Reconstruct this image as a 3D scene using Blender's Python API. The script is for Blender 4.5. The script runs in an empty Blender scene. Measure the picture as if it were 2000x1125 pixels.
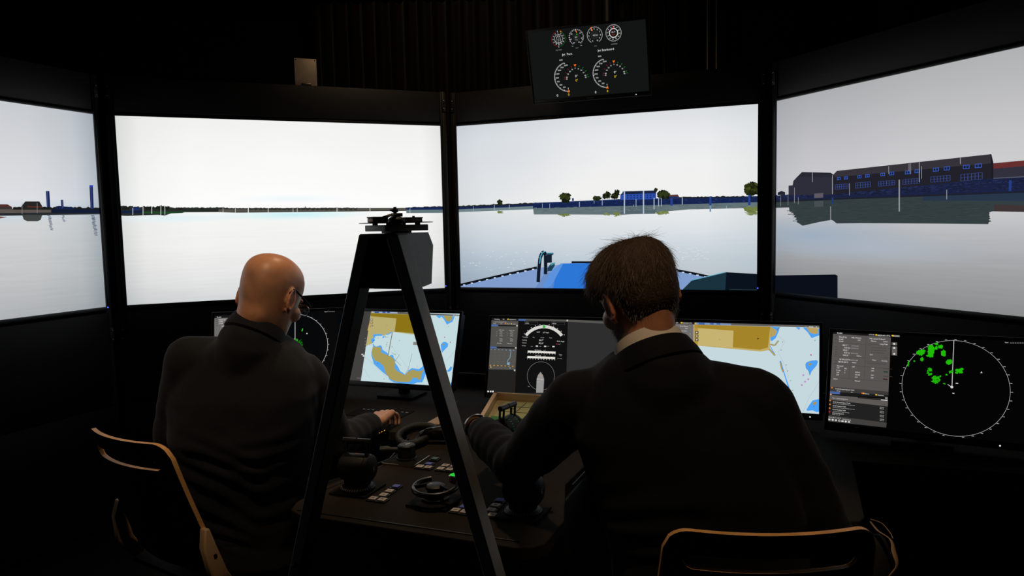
import bpy, bmesh, math, random
import numpy as np
from mathutils import Vector, Matrix

# ------------------------------------------------------------------ camera, world, lights, exposure
scene = bpy.context.scene
COL = scene.collection
EYE = 1.45                      # camera height above the floor
FPX = 1455.1                    # focal length for a 2000 px wide frame
TILT, ROLL = math.radians(4.852), math.radians(-1.229)
_f = Vector((0, math.cos(TILT), -math.sin(TILT)))
_u0 = Vector((0, math.sin(TILT), math.cos(TILT)))
_x0 = Vector((1, 0, 0))
CR = math.cos(ROLL) * _x0 + math.sin(ROLL) * _u0
CU = -math.sin(ROLL) * _x0 + math.cos(ROLL) * _u0
CF = _f
CAM = Vector((0, 0, EYE))
cam_data = bpy.data.cameras.new('camera')
cam_data.sensor_width = 36.0
cam_data.lens = FPX * 36.0 / 2000.0
cam_data.clip_start = 0.02
cam = bpy.data.objects.new('camera', cam_data)
COL.objects.link(cam)
M = Matrix((CR, CU, -CF)).transposed().to_4x4()
M.translation = CAM
cam.matrix_world = M
scene.camera = cam

world = bpy.data.worlds.new('world')
scene.world = world
world.use_nodes = True
world.node_tree.nodes['Background'].inputs[0].default_value = (0.0, 0.0, 0.0, 1)
world.node_tree.nodes['Background'].inputs[1].default_value = 0.0

def spot(name, loc, target, energy, col, size=70, blend=0.6, radius=0.06):
    d = bpy.data.lights.new(name, 'SPOT')
    d.energy = energy; d.color = col; d.spot_size = math.radians(size); d.spot_blend = blend
    d.shadow_soft_size = radius
    o = bpy.data.objects.new(name, d); COL.objects.link(o)
    o.location = loc
    o.rotation_euler = (Vector(target) - Vector(loc)).to_track_quat('-Z', 'Y').to_euler()
    return o
WARM = (1.0, 0.70, 0.43)
spot('ceiling_spot_over_console', (-0.15, 2.65, 3.1), (-0.28, 2.10, 0.74), 62, WARM, 46, 0.8, 0.08)
spot('ceiling_spot_over_left_seat', (-0.74, 0.95, 3.1), (-0.80, 2.10, 1.20), 66, WARM, 25, 0.4, 0.05)
spot('ceiling_spot_over_right_seat', (0.15, 0.60, 3.1), (0.43, 1.45, 1.05), 62, WARM, 22, 0.4, 0.05)
spot('ceiling_spot_by_display_wall', (-0.25, 3.40, 3.12), (-0.20, 4.6, 2.25), 15, WARM, 120, 0.9, 0.08)

vs = scene.view_settings
vs.view_transform = 'Standard'; vs.look = 'None'; vs.exposure = 0.0; vs.gamma = 1.0
vs.use_curve_mapping = False

# ------------------------------------------------------------------ helpers
rng = random.Random(7)
nrg = np.random.default_rng(11)

def s2l(c):
    c = c / 255.0
    return c / 12.92 if c <= 0.04045 else ((c + 0.055) / 1.055) ** 2.4
def C255(r, g, b): return (s2l(r), s2l(g), s2l(b))

def ray(px, py):
    return CF + CR * ((px - 1000) / FPX) - CU * ((py - 562.5) / FPX)

def P(x, y, zrel): return Vector((x, y, EYE + zrel))     # height given relative to eye level

MATS = {}
def mat(name, col, rough=0.5, metal=0.0, spec=0.5, noise=None, bump=None, sss=0.0, coat=0.0, sheen=0.0, emit=None):
    if name in MATS: return MATS[name]
    m = bpy.data.materials.new(name); m.use_nodes = True
    nt = m.node_tree; b = nt.nodes['Principled BSDF']
    b.inputs['Base Color'].default_value = (*col, 1)
    b.inputs['Roughness'].default_value = rough
    b.inputs['Metallic'].default_value = metal
    b.inputs['Specular IOR Level'].default_value = spec
    if sss: 
        b.inputs['Subsurface Weight'].default_value = sss
        b.inputs['Subsurface Radius'].default_value = (0.012, 0.004, 0.002)
        b.inputs['Subsurface Scale'].default_value = 1.0
    if coat: b.inputs['Coat Weight'].default_value = coat
    if sheen: b.inputs['Sheen Weight'].default_value = sheen
    if emit:
        b.inputs['Emission Color'].default_value = (*emit[0], 1); b.inputs['Emission Strength'].default_value = emit[1]
    tc = nt.nodes.new('ShaderNodeTexCoord')
    if noise:
        sc, amt, stretch = noise
        mp = nt.nodes.new('ShaderNodeMapping'); mp.inputs['Scale'].default_value = stretch
        nz = nt.nodes.new('ShaderNodeTexNoise'); nz.inputs['Scale'].default_value = sc; nz.inputs['Detail'].default_value = 5
        mx = nt.nodes.new('ShaderNodeMixRGB'); mx.blend_type = 'MIX'
        mx.inputs[1].default_value = (*[c * (1 - amt) for c in col], 1)
        mx.inputs[2].default_value = (*[min(1, c * (1 + amt)) for c in col], 1)
        nt.links.new(tc.outputs['Object'], mp.inputs[0]); nt.links.new(mp.outputs[0], nz.inputs['Vector'])
        nt.links.new(nz.outputs['Fac'], mx.inputs[0]); nt.links.new(mx.outputs[0], b.inputs['Base Color'])
    if bump:
        sc, st = bump
        nz2 = nt.nodes.new('ShaderNodeTexNoise'); nz2.inputs['Scale'].default_value = sc; nz2.inputs['Detail'].default_value = 3
        bp = nt.nodes.new('ShaderNodeBump'); bp.inputs['Strength'].default_value = st; bp.inputs['Distance'].default_value = 0.002
        nt.links.new(tc.outputs['Object'], nz2.inputs['Vector']); nt.links.new(nz2.outputs['Fac'], bp.inputs['Height'])
        nt.links.new(bp.outputs[0], b.inputs['Normal'])
    MATS[name] = m
    return m

def attr_mat(name, emission=False, rough=0.6, spec=0.3, sss=0.0, attr='Col'):
    if name in MATS: return MATS[name]
    m = bpy.data.materials.new(name); m.use_nodes = True
    nt = m.node_tree; b = nt.nodes['Principled BSDF']
    a = nt.nodes.new('ShaderNodeAttribute'); a.attribute_name = attr
    if emission:
        nt.nodes.remove(b)
        e = nt.nodes.new('ShaderNodeEmission')
        nt.links.new(a.outputs['Color'], e.inputs[0]); nt.links.new(e.outputs[0], nt.nodes['Material Output'].inputs[0])
    else:
        b.inputs['Roughness'].default_value = rough; b.inputs['Specular IOR Level'].default_value = spec
        if sss:
            b.inputs['Subsurface Weight'].default_value = sss
            b.inputs['Subsurface Radius'].default_value = (0.012, 0.004, 0.002); b.inputs['Subsurface Scale'].default_value = 1.0
        nz = nt.nodes.new('ShaderNodeTexNoise'); nz.inputs['Scale'].default_value = 45; nz.inputs['Detail'].default_value = 6
        tc = nt.nodes.new('ShaderNodeTexCoord'); nt.links.new(tc.outputs['Object'], nz.inputs['Vector'])
        mr = nt.nodes.new('ShaderNodeMapRange'); mr.inputs[3].default_value = 0.78; mr.inputs[4].default_value = 1.2
        nt.links.new(nz.outputs['Fac'], mr.inputs[0])
        mx = nt.nodes.new('ShaderNodeVectorMath'); mx.operation = 'SCALE'
        nt.links.new(a.outputs['Color'], mx.inputs[0]); nt.links.new(mr.outputs[0], mx.inputs['Scale'])
        nt.links.new(mx.outputs[0], b.inputs['Base Color'])
    MATS[name] = m
    return m

def emis(name, col, strength=1.0):
    if name in MATS: return MATS[name]
    m = bpy.data.materials.new(name); m.use_nodes = True
    nt = m.node_tree; nt.nodes.remove(nt.nodes['Principled BSDF'])
    e = nt.nodes.new('ShaderNodeEmission'); e.inputs[0].default_value = (*col, 1); e.inputs[1].default_value = strength
    nt.links.new(e.outputs[0], nt.nodes['Material Output'].inputs[0])
    MATS[name] = m
    return m

def tag(o, label=None, cat=None, group=None, kind=None):
    if label: o['label'] = label
    if cat: o['category'] = cat
    if group: o['group'] = group
    if kind: o['kind'] = kind
    return o

def thing(name, label, cat, loc=(0, 0, 0), rotz=0.0, group=None, mw=None):
    o = bpy.data.objects.new(name, None); COL.objects.link(o)
    o.empty_display_size = 0.1
    if mw is not None: o.matrix_world = mw
    else:
        o.location = loc; o.rotation_euler = (0, 0, rotz)
    return tag(o, label, cat, group)

def link_mesh(name, me, mats, parent=None, smooth=True, angle=0.6):
    if not isinstance(mats, (list, tuple)): mats = [mats]
    for m in mats: me.materials.append(m)
    if smooth and len(me.polygons):
        me.polygons.foreach_set('use_smooth', [True] * len(me.polygons))
        if angle: me.set_sharp_from_angle(angle=angle)
    o = bpy.data.objects.new(name, me); COL.objects.link(o)
    if parent is not None: o.parent = parent
    return o

class MB:
    """collects shapes in one bmesh"""
    def __init__(self): self.bm = bmesh.new()
    def _fin(self, vs, mi):
        fs = set()
        for v in vs:
            for f in v.link_faces: fs.add(f)
        for f in fs: f.material_index = mi
    def box(self, c, s, rot=None, bev=0.0, mi=0, seg=2):
        r = bmesh.ops.create_cube(self.bm, size=1.0)
        vs = r['verts']
        for v in vs: v.co = Vector((v.co.x * s[0], v.co.y * s[1], v.co.z * s[2]))
        if bev:
            es = list({e for v in vs for e in v.link_edges})
            rb = bmesh.ops.bevel(self.bm, geom=es, offset=bev, segments=seg, profile=0.5, affect='EDGES')
            vs = list({v for f in rb['faces'] for v in f.verts} | {v for v in vs if v.is_valid})
        m = (rot.to_4x4() if rot is not None else Matrix())
        for v in vs: v.co = (m @ v.co) + Vector(c)
        self._fin(vs, mi)
        return self
    def raw(self, verts, faces, mi=0):
        vs = [self.bm.verts.new(v) for v in verts]
        for f in faces:
            try:
                nf = self.bm.faces.new([vs[i] for i in f]); nf.material_index = mi
            except ValueError: pass
        return self
    def loft(self, rings, cap=True, mi=0, closed=True):
        n = len(rings[0]); verts = []; faces = []
        for r in rings: verts += [Vector(p) for p in r]
        for i in range(len(rings) - 1):
            for j in range(n if closed else n - 1):
                k = (j + 1) % n
                faces.append((i * n + j, i * n + k, (i + 1) * n + k, (i + 1) * n + j))
        if cap:
            faces.append(tuple(range(n - 1, -1, -1))); b = (len(rings) - 1) * n
            faces.append(tuple(range(b, b + n)))
        return self.raw(verts, faces, mi)
    def cyl(self, p0, p1, r0, r1=None, n=24, mi=0, cap=True):
        r1 = r0 if r1 is None else r1
        p0 = Vector(p0); p1 = Vector(p1); d = (p1 - p0).normalized()
        a = d.orthogonal().normalized(); b = d.cross(a)
        mk = lambda p, r: [p + (a * math.cos(t) + b * math.sin(t)) * r for t in [2 * math.pi * i / n for i in range(n)]]
        return self.loft([mk(p0, r0), mk(p1, r1)], cap, mi)
    def lathe(self, prof, origin=(0, 0, 0), axis=(0, 0, 1), n=32, mi=0):
        d = Vector(axis).normalized(); a = d.orthogonal().normalized(); b = d.cross(a); o = Vector(origin)
        rings = [[o + d * z + (a * math.cos(t) + b * math.sin(t)) * max(r, 1e-5) for t in [2 * math.pi * i / n for i in range(n)]] for r, z in prof]
        return self.loft(rings, True, mi)
    def tube(self, pts, r, n=10, mi=0, closed=False, flat=None):
        pts = [Vector(p) for p in pts]; m = len(pts); rings = []
        up = None
        for i, p in enumerate(pts):
            if closed: t = pts[(i + 1) % m] - pts[i - 1]
            else: t = pts[min(i + 1, m - 1)] - pts[max(i - 1, 0)]
            t.normalize()
            if up is None: up = t.orthogonal().normalized()
            up = (up - t * up.dot(t)).normalized()
            sd = t.cross(up)
            rr = r[i] if isinstance(r, (list, tuple)) else r
            ra, rb_ = (rr, rr) if flat is None else (rr * flat[0], rr * flat[1])
            rings.append([p + up * math.cos(a) * ra + sd * math.sin(a) * rb_ for a in [2 * math.pi * j / n for j in range(n)]])
        if closed:
            rings.append(rings[0]); return self.loft(rings, False, mi)
        return self.loft(rings, True, mi)
    def capsule(self, p0, p1, r0, r1, n=14, mi=0):
        p0 = Vector(p0); p1 = Vector(p1); d = p1 - p0
        L = d.length
        if L < 1e-6: d = Vector((0, 0, 1))
        d.normalize(); a = d.orthogonal().normalized(); b = d.cross(a)
        rings = []
        def ring(c, r): rings.append([c + (a * math.cos(t) + b * math.sin(t)) * r for t in [2 * math.pi * i / n for i in range(n)]])
        for k in (-88, -60, -30): ring(p0 + d * r0 * math.sin(math.radians(k)), r0 * math.cos(math.radians(k)))
        ring(p0, r0); ring(p1, r1)
        for k in (30, 60, 88): ring(p1 + d * r1 * math.sin(math.radians(k)), r1 * math.cos(math.radians(k)))
        return self.loft(rings, True, mi)
    def ellipsoid(self, c, r, rot=None, n=20, mi=0):
        res = bmesh.ops.create_uvsphere(self.bm, u_segments=n, v_segments=max(8, n // 2), radius=1.0)
        m = rot if rot is not None else Matrix.Identity(3)
        for v in res['verts']: v.co = m @ Vector((v.co.x * r[0], v.co.y * r[1], v.co.z * r[2])) + Vector(c)
        self._fin(res['verts'], mi)
        return self
    def prism(self, pts, to3d, depth_vec, mi=0):
        """extrude a polygon (list of 2-D points mapped by to3d) along depth_vec"""
        a = [Vector(to3d(p)) for p in pts]; dv = Vector(depth_vec)
        n = len(a)
        faces = [tuple(range(n)), tuple(range(2 * n - 1, n - 1, -1))]
        for i in range(n):
            j = (i + 1) % n; faces.append((i, j, n + j, n + i))
        return self.raw(a + [p + dv for p in a], faces, mi)
    def mesh(self, name):
        bmesh.ops.recalc_face_normals(self.bm, faces=self.bm.faces)
        me = bpy.data.meshes.new(name); self.bm.to_mesh(me); self.bm.free()
        return me
    def build(self, name, mats, parent=None, smooth=True, angle=0.6):
        return link_mesh(name, self.mesh(name), mats, parent, smooth, angle)

def RZ(a): return Matrix.Rotation(a, 3, 'Z')
def RX(a): return Matrix.Rotation(a, 3, 'X')
def RY(a): return Matrix.Rotation(a, 3, 'Y')

# ------------------------------------------------------------------ materials
M_LOWER = mat('black_kick_panel', (0.0035, 0.0034, 0.0033), 0.6, spec=0.2, noise=(9, 0.15, (1, 1, 1)))
M_FRAME = mat('black_panel_laminate', (0.012, 0.011, 0.010), 0.55, spec=0.35, noise=(9, 0.15, (1, 1, 1)), bump=(160, 0.08))
M_POST = mat('black_aluminium_profile', (0.014, 0.0135, 0.013), 0.45, spec=0.4, noise=(14, 0.1, (1, 1, 1)))
M_BEZEL = mat('black_plastic_bezel', (0.008, 0.008, 0.008), 0.38, spec=0.4, noise=(30, 0.1, (1, 1, 1)))
M_BLACK = mat('matt_black_plastic', (0.006, 0.006, 0.006), 0.5, spec=0.3, noise=(40, 0.15, (1, 1, 1)))
M_PLATE = mat('black_anodised_plate', (0.011, 0.010, 0.009), 0.7, spec=0.04, noise=(40, 0.1, (1, 1, 1)))
M_GLOSSB = mat('satin_black_plastic', (0.010, 0.0095, 0.009), 0.28, spec=0.5, noise=(40, 0.1, (1, 1, 1)))
M_DESK = mat('dark_desk_laminate', (0.023, 0.0185, 0.015), 0.75, spec=0.04, noise=(35, 0.22, (1, 5, 1)), bump=(300, 0.1))
M_STEEL = mat('grey_powder_coated_steel', (0.60, 0.60, 0.585), 0.5, spec=0.4, noise=(60, 0.12, (1, 1, 1)), bump=(500, 0.06))
M_METAL = mat('dark_brushed_metal', (0.18, 0.17, 0.16), 0.35, metal=0.9, noise=(60, 0.2, (1, 8, 1)))
M_CHROME = mat('polished_metal', (0.6, 0.56, 0.5), 0.2, metal=1.0, noise=(60, 0.1, (1, 1, 1)))
M_WOODEDGE = mat('plywood_edge', (0.66, 0.36, 0.13), 0.5, spec=0.3, noise=(28, 0.35, (1, 1, 14)))
M_SHELL = mat('black_laminate_chair_shell', (0.0012, 0.0012, 0.0012), 0.7, spec=0.06, noise=(20, 0.1, (1, 1, 1)))
M_BEIGE = mat('tan_plastic_bracket', (0.42, 0.28, 0.16), 0.5, spec=0.3, noise=(25, 0.12, (1, 1, 1)))
M_PINE = mat('pale_wood_board', (0.74, 0.54, 0.34), 0.55, spec=0.3, noise=(12, 0.22, (1, 12, 4)), bump=(90, 0.1))
M_ROOM = mat('black_painted_wall', (0.010, 0.0095, 0.009), 0.8, spec=0.15, noise=(3, 0.25, (1, 1, 1)))
M_CURTAIN = mat('black_stage_curtain', (0.008, 0.0072, 0.0065), 0.9, spec=0.1, sheen=0.1, noise=(50, 0.2, (1, 1, 0.2)))
M_FLOOR = mat('dark_carpet', (0.010, 0.0095, 0.009), 0.95, spec=0.1, noise=(80, 0.4, (1, 1, 1)), bump=(400, 0.4))
M_PIC = attr_mat('screen_picture', emission=True)

# ------------------------------------------------------------------ pictures on the displays
GLYPH = {}
def glyph(ch):
    if ch in GLYPH: return GLYPH[ch]
    cu = bpy.data.curves.new('glyph', 'FONT'); cu.body = ch; cu.size = 1.0; cu.resolution_u = 2
    ob = bpy.data.objects.new('glyph', cu); COL.objects.link(ob)
    dg = bpy.context.evaluated_depsgraph_get()
    me = ob.evaluated_get(dg).to_mesh()
    v = [tuple(q.co[:2]) for q in me.vertices]; f = [tuple(p.vertices) for p in me.polygons]
    ob.evaluated_get(dg).to_mesh_clear()
    bpy.data.objects.remove(ob); bpy.data.curves.remove(cu)
    if v:
        x0 = min(p[0] for p in v); x1 = max(p[0] for p in v)
        v = [(p[0] - x0, p[1]) for p in v]; w = x1 - x0 + 0.075
    else: w = 0.26
    GLYPH[ch] = (v, f, w)
    return GLYPH[ch]

class Art:
    """flat picture on a display panel, in the panel's own plane (x right, z up, y away from the viewer)"""
    def __init__(self, mw):
        self.mw = mw; self.inv = mw.inverted(); self.o = self.inv @ CAM
        self.v = []; self.f = []; self.c = []; self.L = 1; self.cr = (0, 0, 1.0); self.dim = 1.0
    def crop(self, x0, y0, sc): self.cr = (x0, y0, sc); return self
    def loc(self, p):
        x = self.cr[0] + p[0] / self.cr[2]; y = self.cr[1] + p[1] / self.cr[2]
        d = self.inv.to_3x3() @ ray(x, y)
        t = -self.o.y / d.y
        q = self.o + d * t
        return (q.x, q.z)
    def scale_at(self, p):
        a = self.loc(p); b = self.loc((p[0], p[1] + 1.0)); return abs(a[1] - b[1])
    def face(self, pts, col, L=None):       # pts in local metres
        L = self.L if L is None else L
        b = len(self.v); y = -0.0004 - 0.00022 * L
        self.v += [(p[0], y, p[1]) for p in pts]
        self.f.append(tuple(range(b, b + len(pts)))); self.c.append(tuple(k * self.dim for k in col))
    def poly(self, pts, col, L=None): self.face([self.loc(p) for p in pts], C255(*col), L)
    def rect(self, x0, y0, x1, y1, col, L=None): self.poly([(x0, y0), (x1, y0), (x1, y1), (x0, y1)], col, L)
    def lrect(self, cx, cy, w, h, col, L=None):
        """rectangle aligned with the display, centred at a point of the photograph, size in its pixels"""
        c = self.loc((cx, cy)); s = self.scale_at((cx, cy)); w *= s / 2; h *= s / 2
        self.face([(c[0] - w, c[1] - h), (c[0] + w, c[1] - h), (c[0] + w, c[1] + h), (c[0] - w, c[1] + h)], C255(*col), L)
    def lline(self, pts, w, col, L=None):   # pts local, w metres
        for a, b in zip(pts[:-1], pts[1:]):
            dx, dz = b[0] - a[0], b[1] - a[1]; l = math.hypot(dx, dz)
            if l < 1e-7: continue
            nx, nz = -dz / l * w / 2, dx / l * w / 2
            self.face([(a[0] + nx, a[1] + nz), (b[0] + nx, b[1] + nz), (b[0] - nx, b[1] - nz), (a[0] - nx, a[1] - nz)], C255(*col), L)
    def line(self, pts, w, col, L=None):
        s = self.scale_at(pts[0]); self.lline([self.loc(p) for p in pts], w * s, col, L)
    def disc(self, cx, cy, r, col, L=None, n=14):
        c = self.loc((cx, cy)); s = self.scale_at((cx, cy)) * r
        self.face([(c[0] + s * math.cos(t), c[1] + s * math.sin(t)) for t in [2 * math.pi * i / n for i in range(n)]], C255(*col), L)
    def arc(self, cx, cy, r, w, a0, a1, col, L=None, n=40):   # degrees clockwise from up; sizes in crop px
        c = self.loc((cx, cy)); s = self.scale_at((cx, cy))
        pts = [(c[0] + r * s * math.sin(math.radians(a0 + (a1 - a0) * i / n)), c[1] + r * s * math.cos(math.radians(a0 + (a1 - a0) * i / n))) for i in range(n + 1)]
        self.lline(pts, w * s, col, L)
    def polar(self, cx, cy, r, a):
        c = self.loc((cx, cy)); s = self.scale_at((cx, cy))
        return (c[0] + r * s * math.sin(math.radians(a)), c[1] + r * s * math.cos(math.radians(a)))
    def blob(self, cx, cy, rx, ry, col, L=None, n=22, rough=0.25, seed=0):
        r = random.Random(seed + int(cx * 7 + cy)); c = self.loc((cx, cy)); s = self.scale_at((cx, cy)); pts = []
        for i in range(n):
            t = 2 * math.pi * i / n; k = 1 + rough * (r.random() - 0.6)
            pts.append((c[0] + s * rx * k * math.cos(t), c[1] + s * ry * k * math.sin(t)))
        self.face(pts, C255(*col), L)
    def text(self, st, x, y, h, col=(225, 225, 225), L=None, align='l', stretch=1.0, at=None):
        """h = capital height in crop px; (x, y) = left end, vertical centre"""
        L = (self.L + 3) if L is None else L
        c = at if at is not None else self.loc((x, y)); s = self.scale_at((x, y)) * h / 0.70
        wd = sum(glyph(ch)[2] for ch in st) * s * stretch
        ox = c[0] - (wd if align == 'r' else wd / 2 if align == 'c' else 0); oz = c[1] - 0.35 * s
        yy = -0.0004 - 0.00022 * L; cl = tuple(k * self.dim for k in C255(*col))
        for ch in st:
            v, f, w = glyph(ch); b = len(self.v)
            self.v += [(ox + p[0] * s * stretch, yy, oz + p[1] * s) for p in v]
            for q in f: self.f.append(tuple(b + i for i in q)); self.c.append(cl)
            ox += w * s * stretch
    def build(self, parent, name='screen_image', clip=None):
        me = bpy.data.meshes.new(name); me.from_pydata(self.v, [], self.f)
        at = me.color_attributes.new('Col', 'FLOAT_COLOR', 'CORNER')
        arr = np.ones((len(me.loops), 4), np.float32); k = 0
        for f, c in zip(self.f, self.c):
            arr[k:k + len(f), :3] = c; k += len(f)
        at.data.foreach_set('color', arr.ravel())
        if clip:
            x0, x1, z0, z1 = clip
            bm = bmesh.new(); bm.from_mesh(me)
            for co, no in (((x0, 0, 0), (-1, 0, 0)), ((x1, 0, 0), (1, 0, 0)), ((0, 0, z0), (0, 0, -1)), ((0, 0, z1), (0, 0, 1))):
                bmesh.ops.bisect_plane(bm, geom=bm.verts[:] + bm.edges[:] + bm.faces[:], plane_co=co, plane_no=no, clear_outer=True)
            bm.to_mesh(me); bm.free()
        return link_mesh(name, me, M_PIC, parent, smooth=False)

def plane_mw(center, yaw, tilt, h):
    """frame of a display: origin at the bottom centre of the picture, x right, y away from viewer, z up"""
    u = Vector((math.cos(yaw), math.sin(yaw), 0)); n = Vector((-math.sin(yaw), math.cos(yaw), 0))
    up = Vector((0, 0, math.cos(tilt))) + n * math.sin(tilt); back = u.cross(up) * -1
    m = Matrix((u, back, up)).transposed().to_4x4()
    m.translation = Vector(center) - up * h / 2
    return m

# ------------------------------------------------------------------ the room
def slab_struct(name, c, s, m):
    o = MB().box(c, s).build(name, m); o['kind'] = 'structure'; return o
slab_struct('floor', (0, 2.0, -0.05), (10.0, 9.0, 0.1), M_FLOOR)
slab_struct('ceiling', (0, 2.0, 3.25), (10.0, 9.0, 0.1), M_ROOM)
slab_struct('wall_back', (0, 6.45, 1.6), (10.0, 0.1, 3.2), M_ROOM)
slab_struct('wall_left', (-4.95, 2.0, 1.6), (0.1, 9.0, 3.2), M_ROOM)
slab_struct('wall_right', (4.95, 2.0, 1.6), (0.1, 9.0, 3.2), M_ROOM)
slab_struct('wall_front', (0, -2.45, 1.6), (10.0, 0.1, 3.2), M_ROOM)

# stage curtain hung in folds behind the display wall
def curtain(x0, x1, y, z0, z1, n):
    front = []; 
    for i in range(n + 1):
        x = x0 + (x1 - x0) * i / n
        front.append((x, y + 0.045 * math.sin(i * 1.05) + 0.02 * math.sin(i * 0.37 + 1)))
    ring = lambda z, k: [Vector((p[0], p[1] + (0.006 if k else 0), z)) for p in front]
    b = MB(); v = ring(z0, 0) + ring(z1, 0) + ring(z1, 1) + ring(z0, 1); m = n + 1; f = []
    for i in range(n):
        f += [(i, i + 1, m + i + 1, m + i), (2 * m + i, 2 * m + i + 1, 3 * m + i + 1, 3 * m + i), (m + i, m + i + 1, 2 * m + i + 1, 2 * m + i)]
    b.raw(v, f)
    o = b.build('stage_curtain', M_CURTAIN, angle=None)
    tag(o, 'black pleated curtain hanging behind the wall of displays', 'curtain')
curtain(-1.5, 1.4, 5.9, 0.0, 3.18, 160)

# upright timber-brown column and a pair of slim pipes behind the rightmost displays
col_ = MB().box((2.20, 4.30, 1.6), (0.135, 0.15, 3.2), bev=0.006).build('trim_1', mat('brown_column', (0.055, 0.038, 0.026), 0.7, noise=(8, 0.2, (1, 1, 0.2))))
col_['kind'] = 'structure'
pipe = MB().box((2.292, 4.28, 1.6), (0.030, 0.10, 3.2), bev=0.004).build('trim_2', mat('brown_column_edge', (0.085, 0.058, 0.038), 0.7, noise=(8, 0.2, (1, 1, 0.2))))
pipe['kind'] = 'structure'
for k, x in enumerate((1.58, 1.65)):
    o = MB().cyl((x, 6.0, 0), (x, 6.0, 3.19), 0.016, n=12).build('wall_pipe', M_METAL)
    tag(o, ('left' if k == 0 else 'right') + ' one of two thin vertical pipes above the bow display', 'pipe', 'vertical pipes on the back wall')

# ------------------------------------------------------------------ wall of four large displays
SW, SH = 1.66, 0.934
BAYS = [(-2.31437, 2.88518, 68.012), (-1.16110, 4.03110, 22.378), (0.47345, 4.07904, -21.133), (1.64276, 2.94092, -66.736)]
Z0 = EYE - 0.3598
TOPZ = EYE + 0.77
HALF = 0.872
BAY_WORD = ['leftmost black display cabinet, around the view with blue chimneys',
            'black display cabinet around the open water view',
            'black display cabinet around the view over the blue boat bow',
            'rightmost black display cabinet, around the view of dark warehouses']
TV_WORD = ['leftmost large display showing tall blue chimneys across the water',
           'large display showing open water with a low wooded shoreline',
           'large display showing a blue boat bow and a blue house ashore',
           'rightmost large display showing a long dark warehouse and its reflection']

def screen_mat(name, tr, sr, wt, amp, tints=(), scale=(5.0, 70.0)):
    """emissive picture ground: sky and water tones down the panel, soft ripples on the water"""
    m = bpy.data.materials.new(name); m.use_nodes = True; nt = m.node_tree; N = nt.nodes.new; lk = nt.links.new
    nt.nodes.remove(nt.nodes['Principled BSDF'])
    uv = N('ShaderNodeUVMap'); sep = N('ShaderNodeSeparateXYZ'); lk(uv.outputs[0], sep.inputs[0])
    def ramp(sock, stops):
        r = N('ShaderNodeValToRGB'); el = r.color_ramp.elements
        el[0].position, el[0].color = stops[0][0], (*C255(*stops[0][1]), 1)
        el[1].position, el[1].color = stops[-1][0], (*C255(*stops[-1][1]), 1)
        for p, c in stops[1:-1]:
            e = el.new(p); e.color = (*C255(*c), 1)
        lk(sock, r.inputs[0]); return r.outputs[0]
    base = ramp(sep.outputs[1], tr); side = ramp(sep.outputs[0], sr)
    mul = N('ShaderNodeMixRGB'); mul.blend_type = 'MULTIPLY'; mul.inputs[0].default_value = 1
    lk(base, mul.inputs[1]); lk(side, mul.inputs[2]); cur = mul.outputs[0]
    mp = N('ShaderNodeMapping'); mp.inputs['Scale'].default_value = (scale[0], scale[1], 1); lk(uv.outputs[0], mp.inputs[0])
    nz = N('ShaderNodeTexNoise'); nz.inputs['Scale'].default_value = 1.0; nz.inputs['Detail'].default_value = 5; lk(mp.outputs[0], nz.inputs['Vector'])
    mr = N('ShaderNodeMapRange'); mr.inputs[1].default_value = 0.25; mr.inputs[2].default_value = 0.75
    mr.inputs[3].default_value = 1 - amp; mr.inputs[4].default_value = 1 + amp * 0.6; lk(nz.outputs['Fac'], mr.inputs[0])
    wm = N('ShaderNodeMapRange'); wm.inputs[1].default_value = wt; wm.inputs[2].default_value = wt - 0.25; lk(sep.outputs[1], wm.inputs[0])
    mx = N('ShaderNodeMix'); mx.data_type = 'FLOAT'; mx.inputs['A'].default_value = 1.0
    lk(wm.outputs[0], mx.inputs['Factor']); lk(mr.outputs[0], mx.inputs['B'])
    sc = N('ShaderNodeVectorMath'); sc.operation = 'SCALE'; lk(cur, sc.inputs[0]); lk(mx.outputs[0], sc.inputs['Scale']); cur = sc.outputs[0]
    mpc = N('ShaderNodeMapping'); mpc.inputs['Scale'].default_value = (2.2, 3.0, 1); lk(uv.outputs[0], mpc.inputs[0])
    nc = N('ShaderNodeTexNoise'); nc.inputs['Scale'].default_value = 1.3; nc.inputs['Detail'].default_value = 2; lk(mpc.outputs[0], nc.inputs['Vector'])
    mc = N('ShaderNodeMapRange'); mc.inputs[3].default_value = 0.965; mc.inputs[4].default_value = 1.03; lk(nc.outputs['Fac'], mc.inputs[0])
    s2 = N('ShaderNodeVectorMath'); s2.operation = 'SCALE'; lk(cur, s2.inputs[0]); lk(mc.outputs[0], s2.inputs['Scale']); cur = s2.outputs[0]
    for (s0, t0, rs, rt, colr, amt) in tints:
        mp2 = N('ShaderNodeMapping'); mp2.inputs['Location'].default_value = (-s0 / rs, -t0 / rt, 0); mp2.inputs['Scale'].default_value = (1 / rs, 1 / rt, 0)
        lk(uv.outputs[0], mp2.inputs[0])
        g = N('ShaderNodeTexGradient'); g.gradient_type = 'SPHERICAL'; lk(mp2.outputs[0], g.inputs[0])
        sm = N('ShaderNodeMath'); sm.operation = 'MULTIPLY'; sm.inputs[1].default_value = amt; lk(g.outputs[1], sm.inputs[0])
        mt = N('ShaderNodeMixRGB'); mt.inputs[2].default_value = (*C255(*colr), 1); lk(sm.outputs[0], mt.inputs[0]); lk(cur, mt.inputs[1]); cur = mt.outputs[0]
    e = N('ShaderNodeEmission'); lk(cur, e.inputs[0]); lk(e.outputs[0], nt.nodes['Material Output'].inputs[0])
    return m

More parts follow.
